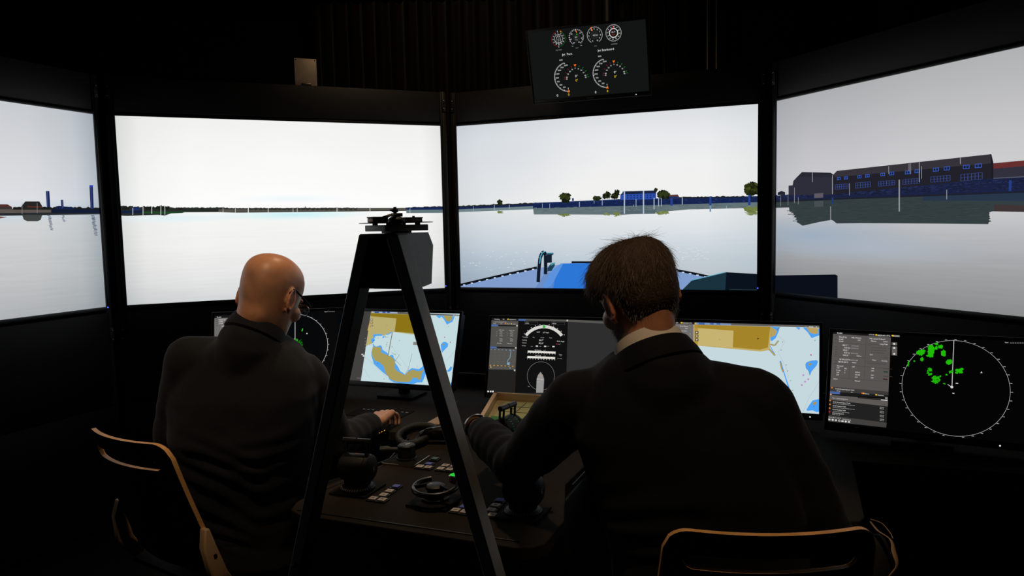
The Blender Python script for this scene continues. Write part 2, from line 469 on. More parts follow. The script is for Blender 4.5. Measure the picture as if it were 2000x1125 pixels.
W3 = (255, 255, 255)
SCREEN_M = [
    screen_mat('picture_ground_chimney_view', [(0, (176, 179, 182)), (.2, (198, 200, 201)), (.45, (212, 214, 215)), (.51, (208, 217, 226)), (.56, (224, 226, 231)), (.75, (216, 218, 222)), (1, (203, 206, 211))],
               [(0, (255, 255, 255)), (.8, (252, 252, 252)), (.93, (238, 241, 243)), (1, (205, 212, 218))], .52, .05, [(.45, .47, .5, .04, (190, 214, 232), .8)]),
    screen_mat('picture_ground_open_water', [(0, (212, 215, 216)), (.1, (228, 229, 229)), (.3, (243, 243, 241)), (.46, (246, 247, 245)), (.53, (254, 254, 253)), (.8, (248, 248, 246)), (1, (242, 242, 240))],
               [(0, (226, 228, 229)), (.06, (247, 247, 247)), (.2, W3), (.93, W3), (1, (240, 240, 240))], .48, .045, [(.5, .47, .26, .035, (196, 240, 247), .9), (.15, .46, .2, .03, (222, 240, 246), .8), (.5, .56, .2, .03, (236, 246, 250), .8)]),
    screen_mat('picture_ground_bow_view', [(0, (168, 182, 196)), (.15, (190, 203, 214)), (.32, (218, 224, 229)), (.45, (232, 234, 235)), (.5, (242, 242, 241)), (.7, (241, 241, 241)), (.9, (232, 234, 237)), (1, (220, 223, 227))],
               [(0, (228, 231, 235)), (.1, (240, 243, 246)), (.4, (253, 253, 253)), (.85, W3), (1, (244, 246, 246))], .45, .035, [(.15, .8, .4, .3, (214, 219, 225), .6), (.8, .06, .4, .2, (205, 206, 204), .5)]),
    screen_mat('picture_ground_warehouse_view', [(0, (138, 140, 141)), (.15, (160, 161, 163)), (.3, (182, 184, 187)), (.42, (203, 203, 205)), (.6, (205, 205, 208)), (.8, (192, 192, 195)), (1, (176, 177, 179))],
               [(0, (238, 241, 244)), (.12, (250, 250, 251)), (.5, W3), (1, W3)], .45, .05, [(.14, .30, .35, .12, (150, 172, 194), .75), (.35, .24, .35, .08, (172, 184, 200), .6)]),
]

LEDM = emis('blue_led', (0.06, 0.12, 1.0), 1.6)

def make_bay(i):
    cx, cy, a = BAYS[i]; a = math.radians(a)
    t = thing('display_cabinet', BAY_WORD[i], 'cabinet', (cx, cy, 0), a, 'display cabinets of the video wall')
    zt = Z0 + SH + 0.022; zb = Z0 - 0.028; zs = EYE - 0.855
    MB().box((0, 0.035, (zt + TOPZ) / 2), (2 * HALF - 0.072, 0.05, TOPZ - zt - 0.004), bev=0.003).build('top_panel', M_FRAME, t)
    MB().box((0, 0.020, (zb + zs) / 2), (2 * HALF - 0.072, 0.05, zb - zs - 0.006), bev=0.003).build('lower_panel', M_LOWER, t)
    MB().box((0, 0.024, zs / 2), (2 * HALF - 0.072, 0.045, zs - 0.004), bev=0.003).build('plinth', M_LOWER, t)
    MB().box((0, 0.19, TOPZ / 2 + 0.3), (2 * HALF - 0.2, 0.02, TOPZ - 0.7), bev=0.002).build('back_panel', M_FRAME, t)
    for s in (-1, 1):
        b = MB().box((s * (HALF - 0.012), 0.045, TOPZ / 2), (0.024, 0.075, TOPZ), bev=0.003)
        b.box((s * (HALF - 0.0305), 0.03, TOPZ / 2), (0.009, 0.05, TOPZ - 0.002), bev=0.001)
        b.build('post', M_POST, t)
        for zz in (EYE + 0.695, EYE - 0.505):
            h = MB().box((s * (HALF - 0.014), 0.004, zz), (0.022, 0.006, 0.075), bev=0.0015).build('hinge_plate', M_METAL if False else M_POST, t)
            for dz in (-0.022, 0.022):
                MB().lathe([(0.0055, 0), (0.0055, 0.002), (0.003, 0.0035)], (s * (HALF - 0.014), 0.001, zz + dz), (0, -1, 0), 10).build('screw', M_METAL, h)
    if i == 1:
        pass
    return t

def make_tv(i, art_fn):
    cx, cy, a = BAYS[i]; a = math.radians(a)
    mw = plane_mw((cx, cy, Z0 + SH / 2), a, 0, SH)
    t = thing('wall_display', TV_WORD[i], 'display', mw=mw, group='large displays of the video wall')
    me = bpy.data.meshes.new('screen')
    me.from_pydata([(-SW / 2, 0, 0), (SW / 2, 0, 0), (SW / 2, 0, SH), (-SW / 2, 0, SH), (-SW / 2, 0.01, 0), (SW / 2, 0.01, 0), (SW / 2, 0.01, SH), (-SW / 2, 0.01, SH)], [],
                   [(0, 1, 2, 3), (7, 6, 5, 4), (4, 5, 1, 0), (5, 6, 2, 1), (6, 7, 3, 2), (7, 4, 0, 3)])
    uvl = me.uv_layers.new(name='UVMap')
    for lp in me.loops:
        c = me.vertices[lp.vertex_index].co; uvl.data[lp.index].uv = (c.x / SW + 0.5, c.z / SH)
    link_mesh('screen', me, SCREEN_M[i], t, smooth=False)
    bz = 0.012
    b = MB()
    for s in (-1, 1):
        b.box((s * (SW / 2 + bz / 2), -0.001, SH / 2), (bz, 0.014, SH + 2 * bz), bev=0.001)
    b.box((0, -0.001, SH + bz / 2), (SW, 0.014, bz), bev=0.001)
    b.box((0, -0.001, -0.009), (SW, 0.014, 0.018), bev=0.001)
    b.build('bezel', M_BEZEL, t)
    MB().box((0, 0.038, SH / 2), (SW + 0.01, 0.05, SH + 0.01), bev=0.006).build('housing', M_BEZEL, t)
    MB().lathe([(0.0036, 0), (0.0036, 0.002), (0.002, 0.003)], (SW / 2 + 0.004, -0.008, 0.012 if i != 0 else -0.004), (0, -1, 0), 10).build('power_led', LEDM, t)
    ar = Art(mw); art_fn(ar)
    ar.build(t, clip=(-SW / 2, SW / 2, 0, SH))
    return t

def foliage(a, cx, cy, rx, ry, cols, L, n=26, seed=1):
    r = random.Random(seed + int(cx))
    for k in range(n):
        t = r.uniform(0, 6.283); q = r.random() ** 0.6; a.blob(cx + rx * q * math.cos(t) * .85, cy + ry * q * math.sin(t) * .85, rx * r.uniform(.18, .38), ry * r.uniform(.18, .36), cols[r.randrange(len(cols))], L + (k % 3) * 0.3, n=9, rough=.6)
def mottle(a, x0, x1, yf, h, n, cols, L, w=14, seed=2):
    r = random.Random(seed)
    for k in range(n):
        x = r.uniform(x0, x1); y0, y1 = yf(x); a.lrect(x, r.uniform(y0, y1), r.uniform(.3, 1.2) * w, h * r.uniform(.5, 1.3), cols[r.randrange(len(cols))], L)
def lamp_posts(a, lst, col=(200, 205, 210), L=6):
    for x, y0, y1, w in lst: a.line([(x, y0), (x, y1)], w, col, L)

def ragged(x0, x1, ytop0, ytop1, amp, n, seed):
    r = random.Random(seed); return [(x0 + (x1 - x0) * i / n, ytop0 + (ytop1 - ytop0) * i / n - amp * r.random()) for i in range(n + 1)]

def art_chimneys(a):
    a.crop(0, 350, 2.813)
    a.poly([(-900, 160), (280, 163), (548, 168), (548, 193), (280, 197), (-900, 215)], (52, 50, 52), 1)
    a.poly([(-900, 166), (280, 165), (280, 183), (-900, 196)], (92, 84, 80), 2)
    a.poly([(280, 163), (548, 168), (548, 186), (280, 186)], (20, 28, 52), 2)
    a.poly([(-900, 196), (280, 184), (548, 187), (548, 193), (280, 197), (-900, 215)], (38, 42, 46), 2)
    a.poly([(-900, 120), (-300, 124), (0, 138), (40, 138), (65, 153), (65, 160), (-900, 162)], (84, 44, 40), 3)
    a.poly([(0, 150), (65, 154), (65, 164), (-900, 166), (-900, 150)], (58, 52, 50), 4)
    tre = ragged(70, 545, 157, 160, 9, 46, 3)
    a.poly(tre + [(545, 170), (70, 168)], (26, 28, 28), 2)
    a.poly([(115, 150), (138, 122), (215, 122), (232, 150), (232, 164), (115, 164)], (38, 36, 37), 4)
    a.poly([(150, 147), (230, 150), (230, 156), (150, 154)], (92, 44, 38), 5)
    for x0, x1, y0, y1 in ((250, 270, 65, 153), (332, 346, 113, 160), (490, 509, 35, 163)):
        w = 3 if y0 < 100 else 1
        a.poly([(x0, y0), (x1, y0), (x1 + w + 2, y1), (x0 + w + 3, y1)], (24, 36, 88), 5)
        a.poly([(x0 + 5, y0), (x0 + 11, y0), (x0 + 13, y1), (x0 + 8, y1)], (62, 74, 120), 6)
    a.poly([(490, 33), (510, 33), (510, 42), (490, 42)], (36, 60, 190), 7)
    a.poly([(305, 150), (325, 146), (350, 150), (385, 152), (410, 156), (410, 166), (305, 166)], (22, 32, 66), 5)
    a.poly([(120, 196), (232, 196), (222, 224), (205, 231), (148, 231), (130, 222)], (66, 70, 68), 3)
    def wav(x0, y0, x1, y1, w, n, seed):
        r = random.Random(seed)
        for k in range(n):
            f = k / n; x = x0 + (x1 - x0) * f + r.uniform(-3, 3); y = y0 + (y1 - y0) * f; h = (y1 - y0) / n * 0.75
            a.poly([(x - w, y), (x + w, y + 1), (x + w + 3, y + h), (x - w + 3, y + h - 1)], (60 + int(60 * f), 78 + int(50 * f), 104 + int(40 * f)), 3)
    wav(268, 198, 283, 282, 8, 12, 1); wav(343, 198, 350, 236, 6, 6, 2); wav(509, 198, 526, 312, 9, 15, 3)
    lamp_posts(a, [(120, 128, 192, 2), (203, 130, 186, 2), (-200, 100, 195, 2)], (150, 150, 150))
    a.poly([(-900, 214), (0, 205), (40, 208), (0, 216), (-900, 230)], (120, 78, 72), 3)

def art_open_water(a):
    a.crop(0, 350, 2.813)
    top = ragged(660, 930, 153, 157, 9, 40, 5) + ragged(935, 1250, 158, 158, 5, 46, 6) + ragged(1255, 1969, 160, 159, 4, 80, 7) + [(2450, 157)]
    bot = [(2450, 172), (1969, 177), (1700, 180), (1300, 184), (1200, 181), (1000, 182), (940, 188), (905, 200), (870, 196), (800, 198), (700, 202), (660, 200)]
    a.poly(top + bot, (40, 44, 40), 1)
    a.poly([(1200, 165), (2450, 160), (2450, 170), (1200, 180)], (84, 82, 74), 2)
    for cx, cy, rx, ry in ((690, 160, 22, 12), (820, 160, 24, 11), (884, 157, 26, 13), (990, 161, 14, 7), (1110, 161, 10, 5), (915, 160, 14, 9)): a.blob(cx, cy, rx, ry, (26, 30, 22), 3, rough=.6)
    a.poly([(664, 172), (780, 172), (780, 186), (664, 188)], (20, 34, 62), 3)
    a.poly([(725, 158), (765, 154), (770, 168), (725, 172)], (28, 48, 104), 4)
    a.poly([(780, 178), (1030, 178), (1000, 186), (900, 190), (780, 188)], (34, 70, 40), 4)
    for x in range(1380, 1960, 26): a.blob(x, 166, 13, 5, (50, 52, 44), 3, rough=.7)
    lamp_posts(a, [(730, 158, 196, 2.5), (786, 150, 200, 2.5), (834, 150, 190, 3), (884, 143, 200, 3), (906, 148, 196, 2.5), (1225, 150, 185, 2), (1293, 160, 183, 2), (1364, 156, 186, 4), (1473, 158, 183, 3), (1610, 160, 182, 2), (1633, 160, 180, 2), (1851, 158, 180, 3)], (225, 228, 230))
    a.line([(1677, 148), (1677, 162)], 3, (50, 50, 46), 4)
    a.crop(600, 350, 4.5)
    a.poly([(862, 250), (1195, 240), (1195, 268), (870, 270)], (24, 38, 84), 5)
    a.poly([(868, 270), (1195, 267), (1195, 296), (872, 298)], (98, 118, 122), 4)
    a.poly(ragged(870, 1190, 250, 241, 6, 30, 4) + [(1190, 246), (870, 254)], (30, 36, 44), 6)
    lamp_posts(a, [(262, 250, 284, 4), (551, 245, 283, 5), (903, 258, 297, 3)], (220, 225, 228), 7)

def art_bow(a):
    a.crop(850, 330, 2.813)
    a.poly([(120, 205), (545, 187), (545, 205), (120, 224)], (24, 36, 76), 1)
    a.poly([(120, 222), (545, 204), (545, 221), (120, 238)], (112, 132, 136), 1)
    a.poly(ragged(125, 540, 205, 188, 5, 40, 9) + [(540, 194), (125, 210)], (34, 40, 38), 2)
    a.poly([(538, 188), (690, 182), (1000, 168), (1780, 150), (1780, 182), (1300, 196), (538, 217)], (22, 36, 80), 3)
    a.poly([(538, 186), (690, 180), (1000, 166), (1780, 148), (1780, 152), (1000, 171), (690, 185), (538, 191)], (46, 62, 104), 4)
    a.poly(ragged(1290, 1700, 158, 151, 6, 40, 12) + [(1700, 156), (1290, 163)], (30, 34, 34), 5)
    a.poly([(538, 216), (1300, 195), (1780, 180), (1780, 214), (1400, 222), (1260, 234), (1200, 240), (1030, 252), (700, 250), (542, 250)], (98, 114, 118), 2)
    a.poly([(1015, 205), (1220, 200), (1210, 246), (1020, 250)], (84, 100, 108), 3)
    for cx, cy, rx, ry in ((712, 157, 36, 28), (890, 160, 25, 16), (930, 150, 14, 18), (948, 142, 16, 22), (985, 150, 24, 18), (998, 132, 18, 20), (1212, 116, 12, 13), (1252, 140, 36, 26), (1270, 148, 24, 20), (355, 183, 17, 15)):
        a.blob(cx, cy, rx * .9, ry * .9, (24, 32, 18), 5, n=30, rough=.45); foliage(a, cx, cy, rx, ry, ((22, 28, 16), (34, 42, 20), (50, 58, 26), (18, 22, 14)), 5.2, 24 if rx > 15 else 12)
    mottle(a, 545, 1770, lambda x: (186 - (x - 538) * .026, 212 - (x - 538) * .026), 3, 260, ((28, 44, 96), (18, 28, 62), (36, 54, 108), (24, 34, 70)), 4.5)
    mottle(a, 545, 1770, lambda x: (214 - (x - 538) * .022, 244 - (x - 538) * .026), 2.5, 240, ((90, 106, 112), (106, 122, 124), (84, 98, 106), (112, 126, 122)), 3.5, 30)
    for cx, cy, rx, ry in ((700, 150, 20, 14), (1262, 136, 20, 14), (1240, 140, 12, 12), (728, 160, 12, 10)): a.blob(cx, cy, rx, ry, (48, 56, 26), 6, rough=.6)
    a.blob(1740, 112, 44, 34, (26, 34, 16), 6, n=34, rough=.4); foliage(a, 1742, 110, 46, 38, ((26, 34, 16), (44, 54, 20), (66, 76, 28), (18, 22, 12)), 7, 60)
    a.line([(355, 190), (355, 205)], 3, (30, 34, 24), 5); a.line([(323, 190), (323, 205)], 4, (30, 36, 50), 5)
    a.line([(1735, 140), (1735, 160)], 6, (28, 24, 16), 6)
    # the blue house
    a.poly([(1016, 170), (1018, 142), (1040, 136), (1214, 132), (1214, 166)], (44, 78, 168), 6)
    a.poly([(1016, 143), (1038, 123), (1205, 118), (1216, 134), (1040, 139)], (28, 34, 62), 7)
    a.poly([(1030, 124), (1046, 122), (1046, 134), (1028, 136)], (52, 66, 110), 8)
    for x in range(1058, 1205, 18):
        for y in (147, 159): a.lrect(x, y - (x - 1058) * 0.02, 7, 7, (26, 42, 104), 8)
    a.poly([(1286, 143), (1332, 140), (1341, 152), (1286, 152)], (92, 58, 54), 7); a.poly([(1286, 151), (1339, 151), (1339, 162), (1286, 162)], (34, 46, 92), 7)
    a.lrect(757, 168, 10, 16, (30, 46, 96), 7)
    lamp_posts(a, [(1040, 124, 246, 7), (1145, 120, 246, 7), (1203, 158, 222, 5), (1228, 162, 205, 4), (1243, 160, 206, 3), (918, 150, 200, 3), (1104, 166, 208, 3), (793, 180, 208, 3), (630, 190, 218, 2), (590, 190, 214, 2), (408, 196, 220, 3), (211, 204, 232, 2), (326, 196, 226, 3), (1358, 155, 195, 4), (874, 175, 190, 2), (1089, 196, 208, 2), (1601, 202, 218, 2)], (176, 190, 208), 9)
    for x, y0, y1 in ((1299, 160, 202), (1512, 152, 200), (1726, 142, 200)): a.lrect(x, (y0 + y1) / 2, 12, y1 - y0, (38, 66, 140), 9)
    for x in (1512, 1726): a.lrect(x, 218, 9, 34, (120, 150, 176), 4)
    for cx, cy, rx, ry in ((712, 253, 34, 8), (355, 236, 14, 6), (942, 247, 18, 7), (997, 248, 20, 12), (1243, 240, 40, 9), (1738, 228, 40, 20), (1740, 244, 26, 10)): a.blob(cx, cy, rx, ry, (112, 126, 66), 5, rough=.8, n=26); mottle(a, cx - rx, cx + rx, lambda x: (cy - ry * .6, cy + ry * 1.1), 3, 14, ((112, 126, 66), (96, 112, 60), (150, 156, 110)), 5.5, 14, int(cx))
    # the boat's own fore deck
    a.poly([(135, 642), (350, 590), (560, 546), (690, 524), (760, 516), (1000, 512), (1180, 518), (1310, 553), (1500, 592), (1780, 640), (1780, 700), (120, 700)], (128, 156, 204), 10)
    a.poly([(700, 519), (1120, 516), (1250, 545), (1330, 700), (560, 700), (592, 650)], (44, 118, 214), 11)
    a.poly([(560, 640), (600, 575), (668, 560), (640, 700), (520, 700)], (108, 140, 196), 11)
    a.poly([(592, 640), (640, 560), (690, 520), (705, 518), (640, 640), (600, 660)], (92, 146, 220), 12)
    for seg in (((140, 637), (350, 588), (560, 542)), ((1305, 552), (1420, 574), (1505, 592))):
        a.line(list(seg), 13, (14, 18, 26), 12)
        for (p, q) in zip(seg[:-1], seg[1:]):
            n = int(math.hypot(q[0] - p[0], q[1] - p[1]) / 36)
            for k in range(n):
                f = (k + .5) / n; a.lrect(p[0] + (q[0] - p[0]) * f, p[1] + (q[1] - p[1]) * f + 5, 13, 6, (206, 218, 234), 13)
    a.rect(750, 507, 930, 518, (16, 22, 32), 12)
    a.line([(567, 622), (570, 560), (577, 490), (588, 462), (600, 456), (607, 474), (608, 540), (607, 578)], 20, (16, 26, 40), 14)
    a.line([(574, 520), (580, 480), (590, 460), (601, 454)], 6, (70, 160, 190), 15)
    a.poly([(612, 461), (650, 461), (650, 470), (642, 474), (642, 514), (616, 516)], (20, 30, 44), 13); a.poly([(612, 460), (651, 460), (651, 467), (612, 469)], (52, 120, 140), 14)
    a.poly([(634, 522), (658, 514), (658, 530), (640, 560), (618, 562), (618, 545)], (28, 62, 84), 13); a.poly([(634, 520), (659, 513), (659, 520), (636, 532)], (74, 150, 164), 14)
    a.poly([(1362, 700), (1362, 660), (1410, 612), (1600, 567), (1592, 700)], (26, 50, 62), 14)
    a.line([(1410, 611), (1600, 566)], 4, (96, 170, 196), 15)
    a.poly([(1600, 567), (1780, 577), (1780, 700), (1590, 700)], (10, 18, 30), 14)
    a.line([(1616, 662), (1768, 664)], 4, (34, 52, 60), 15)
    r = random.Random(8)
    for k in range(90):
        x = r.uniform(1280, 1500) if k % 2 else r.uniform(150, 840); y = r.uniform(430, 500) if k % 2 else r.uniform(450, 560)
        if not (k % 2 == 0 and y > 640 - (x - 145) * .24): a.lrect(x, y, r.uniform(4, 14), 2, (228, 232, 236), 1)

def art_warehouse(a):
    a.crop(1450, 280, 3.125)
    a.poly([(195, 322), (285, 312), (560, 303), (1040, 256), (1530, 208), (2740, 100), (2740, 215), (1719, 292), (560, 336), (195, 352)], (28, 34, 66), 2)
    for k in range(46):
        x = 210 + k * 34; y = 332 - (x - 210) * 0.062 + rng.uniform(-9, 6); a.lrect(x, y - (8 if x > 900 else 0), 30, 5, (38, 48, 86), 3)
    mottle(a, 200, 1719, lambda x: (318 - (x - 205) * .058 - (x > 700) * (x - 700) * .022, 338 - (x - 205) * .040), 5, 380, ((26, 30, 50), (36, 46, 84), (30, 38, 70), (24, 26, 40)), 3.4, 26)
    mottle(a, 300, 1500, lambda x: (350, 480), 3, 200, ((48, 58, 60), (58, 68, 70), (46, 54, 58)), 1.5, 70, 5)
    a.poly([(195, 350), (560, 335), (1719, 291), (2740, 214), (2740, 226), (1719, 301), (560, 345), (195, 360)], (30, 33, 44), 3)
    refl = [(195, 352), (560, 338), (1719, 294), (2740, 218), (2740, 445), (1719, 419), (1527, 415)]
    r = random.Random(4)
    for k in range(9): refl.append((1508 + (18 if k % 2 else -6) * r.random(), 422 + k * 7.5))
    refl += [(1502, 493), (1200, 490), (900, 488), (720, 487), (575, 489), (558, 474), (545, 467), (470, 480), (368, 503), (345, 488)]
    for k in range(8): refl.append((330 - k * 4 + (14 if k % 2 else 0), 480 - k * 8))
    refl += [(288, 416), (285, 391), (195, 394)]
    a.poly(refl, (52, 62, 64), 1)
    a.poly([(1719, 380), (2740, 390), (2740, 440), (1719, 418), (1535, 413), (1540, 372)], (62, 52, 54), 2)
    a.poly([(1100, 318), (1719, 300), (2740, 226), (2740, 300), (1719, 352), (1100, 350)], (40, 54, 74), 2)
    a.poly([(283, 316), (283, 258), (308, 256), (312, 230), (332, 208), (365, 175), (540, 179), (560, 193), (560, 312)], (46, 46, 58), 4)
    a.poly([(312, 230), (332, 208), (365, 175), (540, 179), (560, 193), (556, 206), (340, 204)], (40, 40, 50), 5)
    a.poly([(556, 192), (578, 168), (1517, 66), (1528, 105), (1528, 214), (556, 311)], (34, 33, 42), 5)
    a.poly([(556, 192), (578, 168), (1517, 66), (1530, 112), (1520, 122), (566, 206)], (54, 50, 57), 6)
    a.poly([(1528, 122), (2740, 10), (2740, 58), (1528, 155)], (102, 46, 46), 4)
    a.poly([(1528, 155), (2740, 58), (2740, 150), (1528, 216)], (50, 48, 60), 4)
    a.line([(1528, 214), (2740, 148)], 5, (86, 92, 108), 6)
    a.poly([(1516, 66), (1522, 66), (1534, 118), (1534, 216), (1522, 216)], (30, 28, 36), 7)
    BL = (56, 92, 190)
    for x, y in ((590, 215), (634, 211), (716, 204), (765, 198), (858, 190), (913, 184), (1010, 177), (1070, 170), (1183, 160), (1250, 153), (1368, 144), (1442, 137)):
        f = (x - 590) / 850; w = 28 + 16 * f; h = 17 + 8 * f
        a.lrect(x, y, w, h, BL, 7); a.lrect(x, y, w - 8, h - 7, (26, 32, 56), 8); a.lrect(x, y, 3, h, BL, 9)
    for x0, x1, y0, y1 in ((568, 648, 249, 278), (692, 783, 238, 270), (832, 932, 230, 258), (982, 1085, 218, 248), (1152, 1270, 201, 234), (1335, 1466, 186, 226)):
        sl = -(x1 - x0) * 0.09; n = 6; w = (x1 - x0)
        for k in range(n + 1):
            x = x0 + w * k / n; o = sl * k / n; a.line([(x, y0 + o + 4), (x, y1 + o + 4)], 3, (58, 82, 160), 8)
        for yy in (y0, (y0 + y1) / 2, y1): a.line([(x0, yy + 4), (x1, yy + 4 + sl)], 2.2, (52, 70, 132), 8)
    a.poly([(440, 307), (495, 303), (495, 331), (440, 334)], (92, 88, 98), 7); a.poly([(440, 352), (495, 350), (495, 386), (440, 388)], (70, 78, 82), 3)
    a.poly([(217, 316), (217, 300), (240, 290), (262, 298), (262, 315)], (34, 36, 48), 5)
    lamp_posts(a, [(960, 222, 416, 9), (552, 195, 310, 6), (541, 385, 468, 6), (430, 178, 236, 5), (1083, 115, 236, 5), (1020, 124, 170, 4), (1097, 140, 216, 4), (896, 140, 186, 4), (1333, 85, 126, 5), (1250, 283, 342, 5), (320, 270, 364, 4), (344, 330, 372, 3), (281, 318, 378, 3), (236, 322, 384, 3), (656, 244, 318, 4), (1030, 122, 188, 3)], (146, 148, 156), 10)
    a.lrect(552, 350, 14, 40, (34, 58, 120), 9); a.lrect(1637, 258, 16, 66, (36, 62, 130), 9)
    a.poly([(190, 806), (570, 800), (584, 808), (584, 980), (190, 980)], (11, 15, 25), 12)

make_bay(0); make_bay(1); make_bay(2); make_bay(3)
make_tv(0, art_chimneys); make_tv(1, art_open_water); make_tv(2, art_bow); make_tv(3, art_warehouse)

# thin metal plate standing on top of the open water cabinet
def on_bay(i, px, py, dy=0.0):
    cx, cy, a = BAYS[i]; a = math.radians(a)
    m = (Matrix.Translation((cx, cy, 0)) @ Matrix.Rotation(a, 4, 'Z'))
    inv = m.inverted(); o = inv @ CAM; d = inv.to_3x3() @ ray(px, py); t = (dy - o.y) / d.y
    return m, o + d * t
m_, q_ = on_bay(1, 598, 172, 0.045)
pl = thing('wall_plate', 'small brownish metal plate standing upright on the open water cabinet', 'plate', mw=m_ @ Matrix.Translation((q_.x, 0.035, TOPZ)))
MB().box((0, 0, 0.072), (0.116, 0.006, 0.144), bev=0.0015).build('plate', mat('brown_grey_metal', (0.42, 0.33, 0.23), 0.5, metal=0.2, noise=(30, 0.2, (1, 1, 1))), pl)
MB().box((0, -0.010, 0.006), (0.05, 0.02, 0.012), bev=0.002).build('foot_bracket', M_METAL, pl)
for dx in (-.05, .05):
    MB().cyl((dx, -0.004, 0.136), (dx, -0.006, 0.136), 0.003, n=10).build('rivet', M_CHROME, pl)

# ------------------------------------------------------------------ console monitors
DESKZ = EYE - 0.71
MW_, MH_ = 0.531, 0.299
GREYT = (176, 174, 172)

def make_monitor(name, label, cen, yaw, tilt, art_fn, base_col, w=MW_, h=MH_, stand=True, led=None, group='console monitors'):
    mw = plane_mw(P(*cen), math.radians(yaw), math.radians(tilt), h)
    t = thing(name, label, 'monitor', mw=mw, group=group)
    MB().box((0, 0.004, h / 2), (w, 0.008, h)).build('screen', emis('screen_ground_%d_%d_%d' % base_col, C255(*base_col)), t, smooth=False)
    bz = 0.011; b = MB()
    for s in (-1, 1): b.box((s * (w / 2 + bz / 2), 0.004, h / 2 - 0.005), (bz, 0.016, h + 2 * bz + 0.010), bev=0.0015)
    b.box((0, 0.004, h + bz / 2), (w, 0.016, bz), bev=0.0015)
    b.box((0, 0.004, -0.0105), (w, 0.016, 0.021), bev=0.0015)
    b.build('bezel', M_BEZEL, t)
    MB().box((0, 0.030, h / 2 - 0.004), (w + 0.012, 0.036, h + 0.016), bev=0.008).build('housing', M_BLACK, t)
    MB().box((0, -0.0048, -0.0105), (0.040, 0.0012, 0.005)).build('maker_mark', mat('dull_grey_print', (0.06, 0.06, 0.06), 0.6, noise=(90, 0.2, (1, 1, 1))), t)
    if led is not None:
        MB().lathe([(0.0022, 0), (0.0022, 0.001), (0.001, 0.002)], (led, -0.004, -0.012), (0, -1, 0), 10).build('power_led', emis('white_led', (0.8, 0.95, 1.0), 1.3), t)
    if stand:
        inv = mw.inverted(); top = mw @ Vector((0, 0.06, 0.10)); bot = Vector((top.x, top.y, DESKZ))
        b = MB(); b.tube([inv @ top, inv @ (bot + Vector((0, 0, 0.012)))], 0.024, 14, flat=(1.0, 1.0)); b.build('stand_neck', M_SHELL, t)
        ry = RZ(math.radians(yaw)); b = MB()
        b.box(bot + Vector((0, 0, 0.006)) - ry @ Vector((0, 0.02, 0)), (0.17, 0.13, 0.010), rot=ry, bev=0.003)
        for v in b.bm.verts: v.co = inv @ v.co
        b.build('stand_foot', M_SHELL, t)
    for fn in (art_fn if isinstance(art_fn, (list, tuple)) else [art_fn]):
        a = Art(mw); fn(a)
        a.build(t, name='gauge' if isinstance(art_fn, (list, tuple)) else 'screen_image', clip=(-w / 2, w / 2, 0, h))
    return t

def radar_ring(a, cx, cy, top, right, bottom, left, col=(196, 196, 196), every=10, tick=8, w=2.2):
    c = a.loc((cx, cy)); rr = (abs(a.loc(top)[1] - c[1]) + abs(a.loc(right)[0] - c[0]) + abs(a.loc(bottom)[1] - c[1]) + abs(a.loc(left)[0] - c[0])) / 4
    rx = (abs(a.loc(right)[0] - c[0]) + abs(a.loc(left)[0] - c[0])) / 2; rz = (abs(a.loc(top)[1] - c[1]) + abs(a.loc(bottom)[1] - c[1])) / 2
    s = a.scale_at((cx, cy))
    pts = [(c[0] + rx * math.sin(math.radians(k * 3)), c[1] + rz * math.cos(math.radians(k * 3))) for k in range(121)]
    a.lline(pts, w * s, col, 3)
    for k in range(0, 360, every):
        t = math.radians(k); x = c[0] + (rx + 12 * s) * math.sin(t); z = c[1] + (rz + 9 * s) * math.cos(t)
        a.face([(x - 8 * s, z - 2.2 * s), (x + 8 * s, z - 2.2 * s), (x + 8 * s, z + 2.2 * s), (x - 8 * s, z + 2.2 * s)], C255(170, 170, 170), 3)
    return c, rx, rz, s

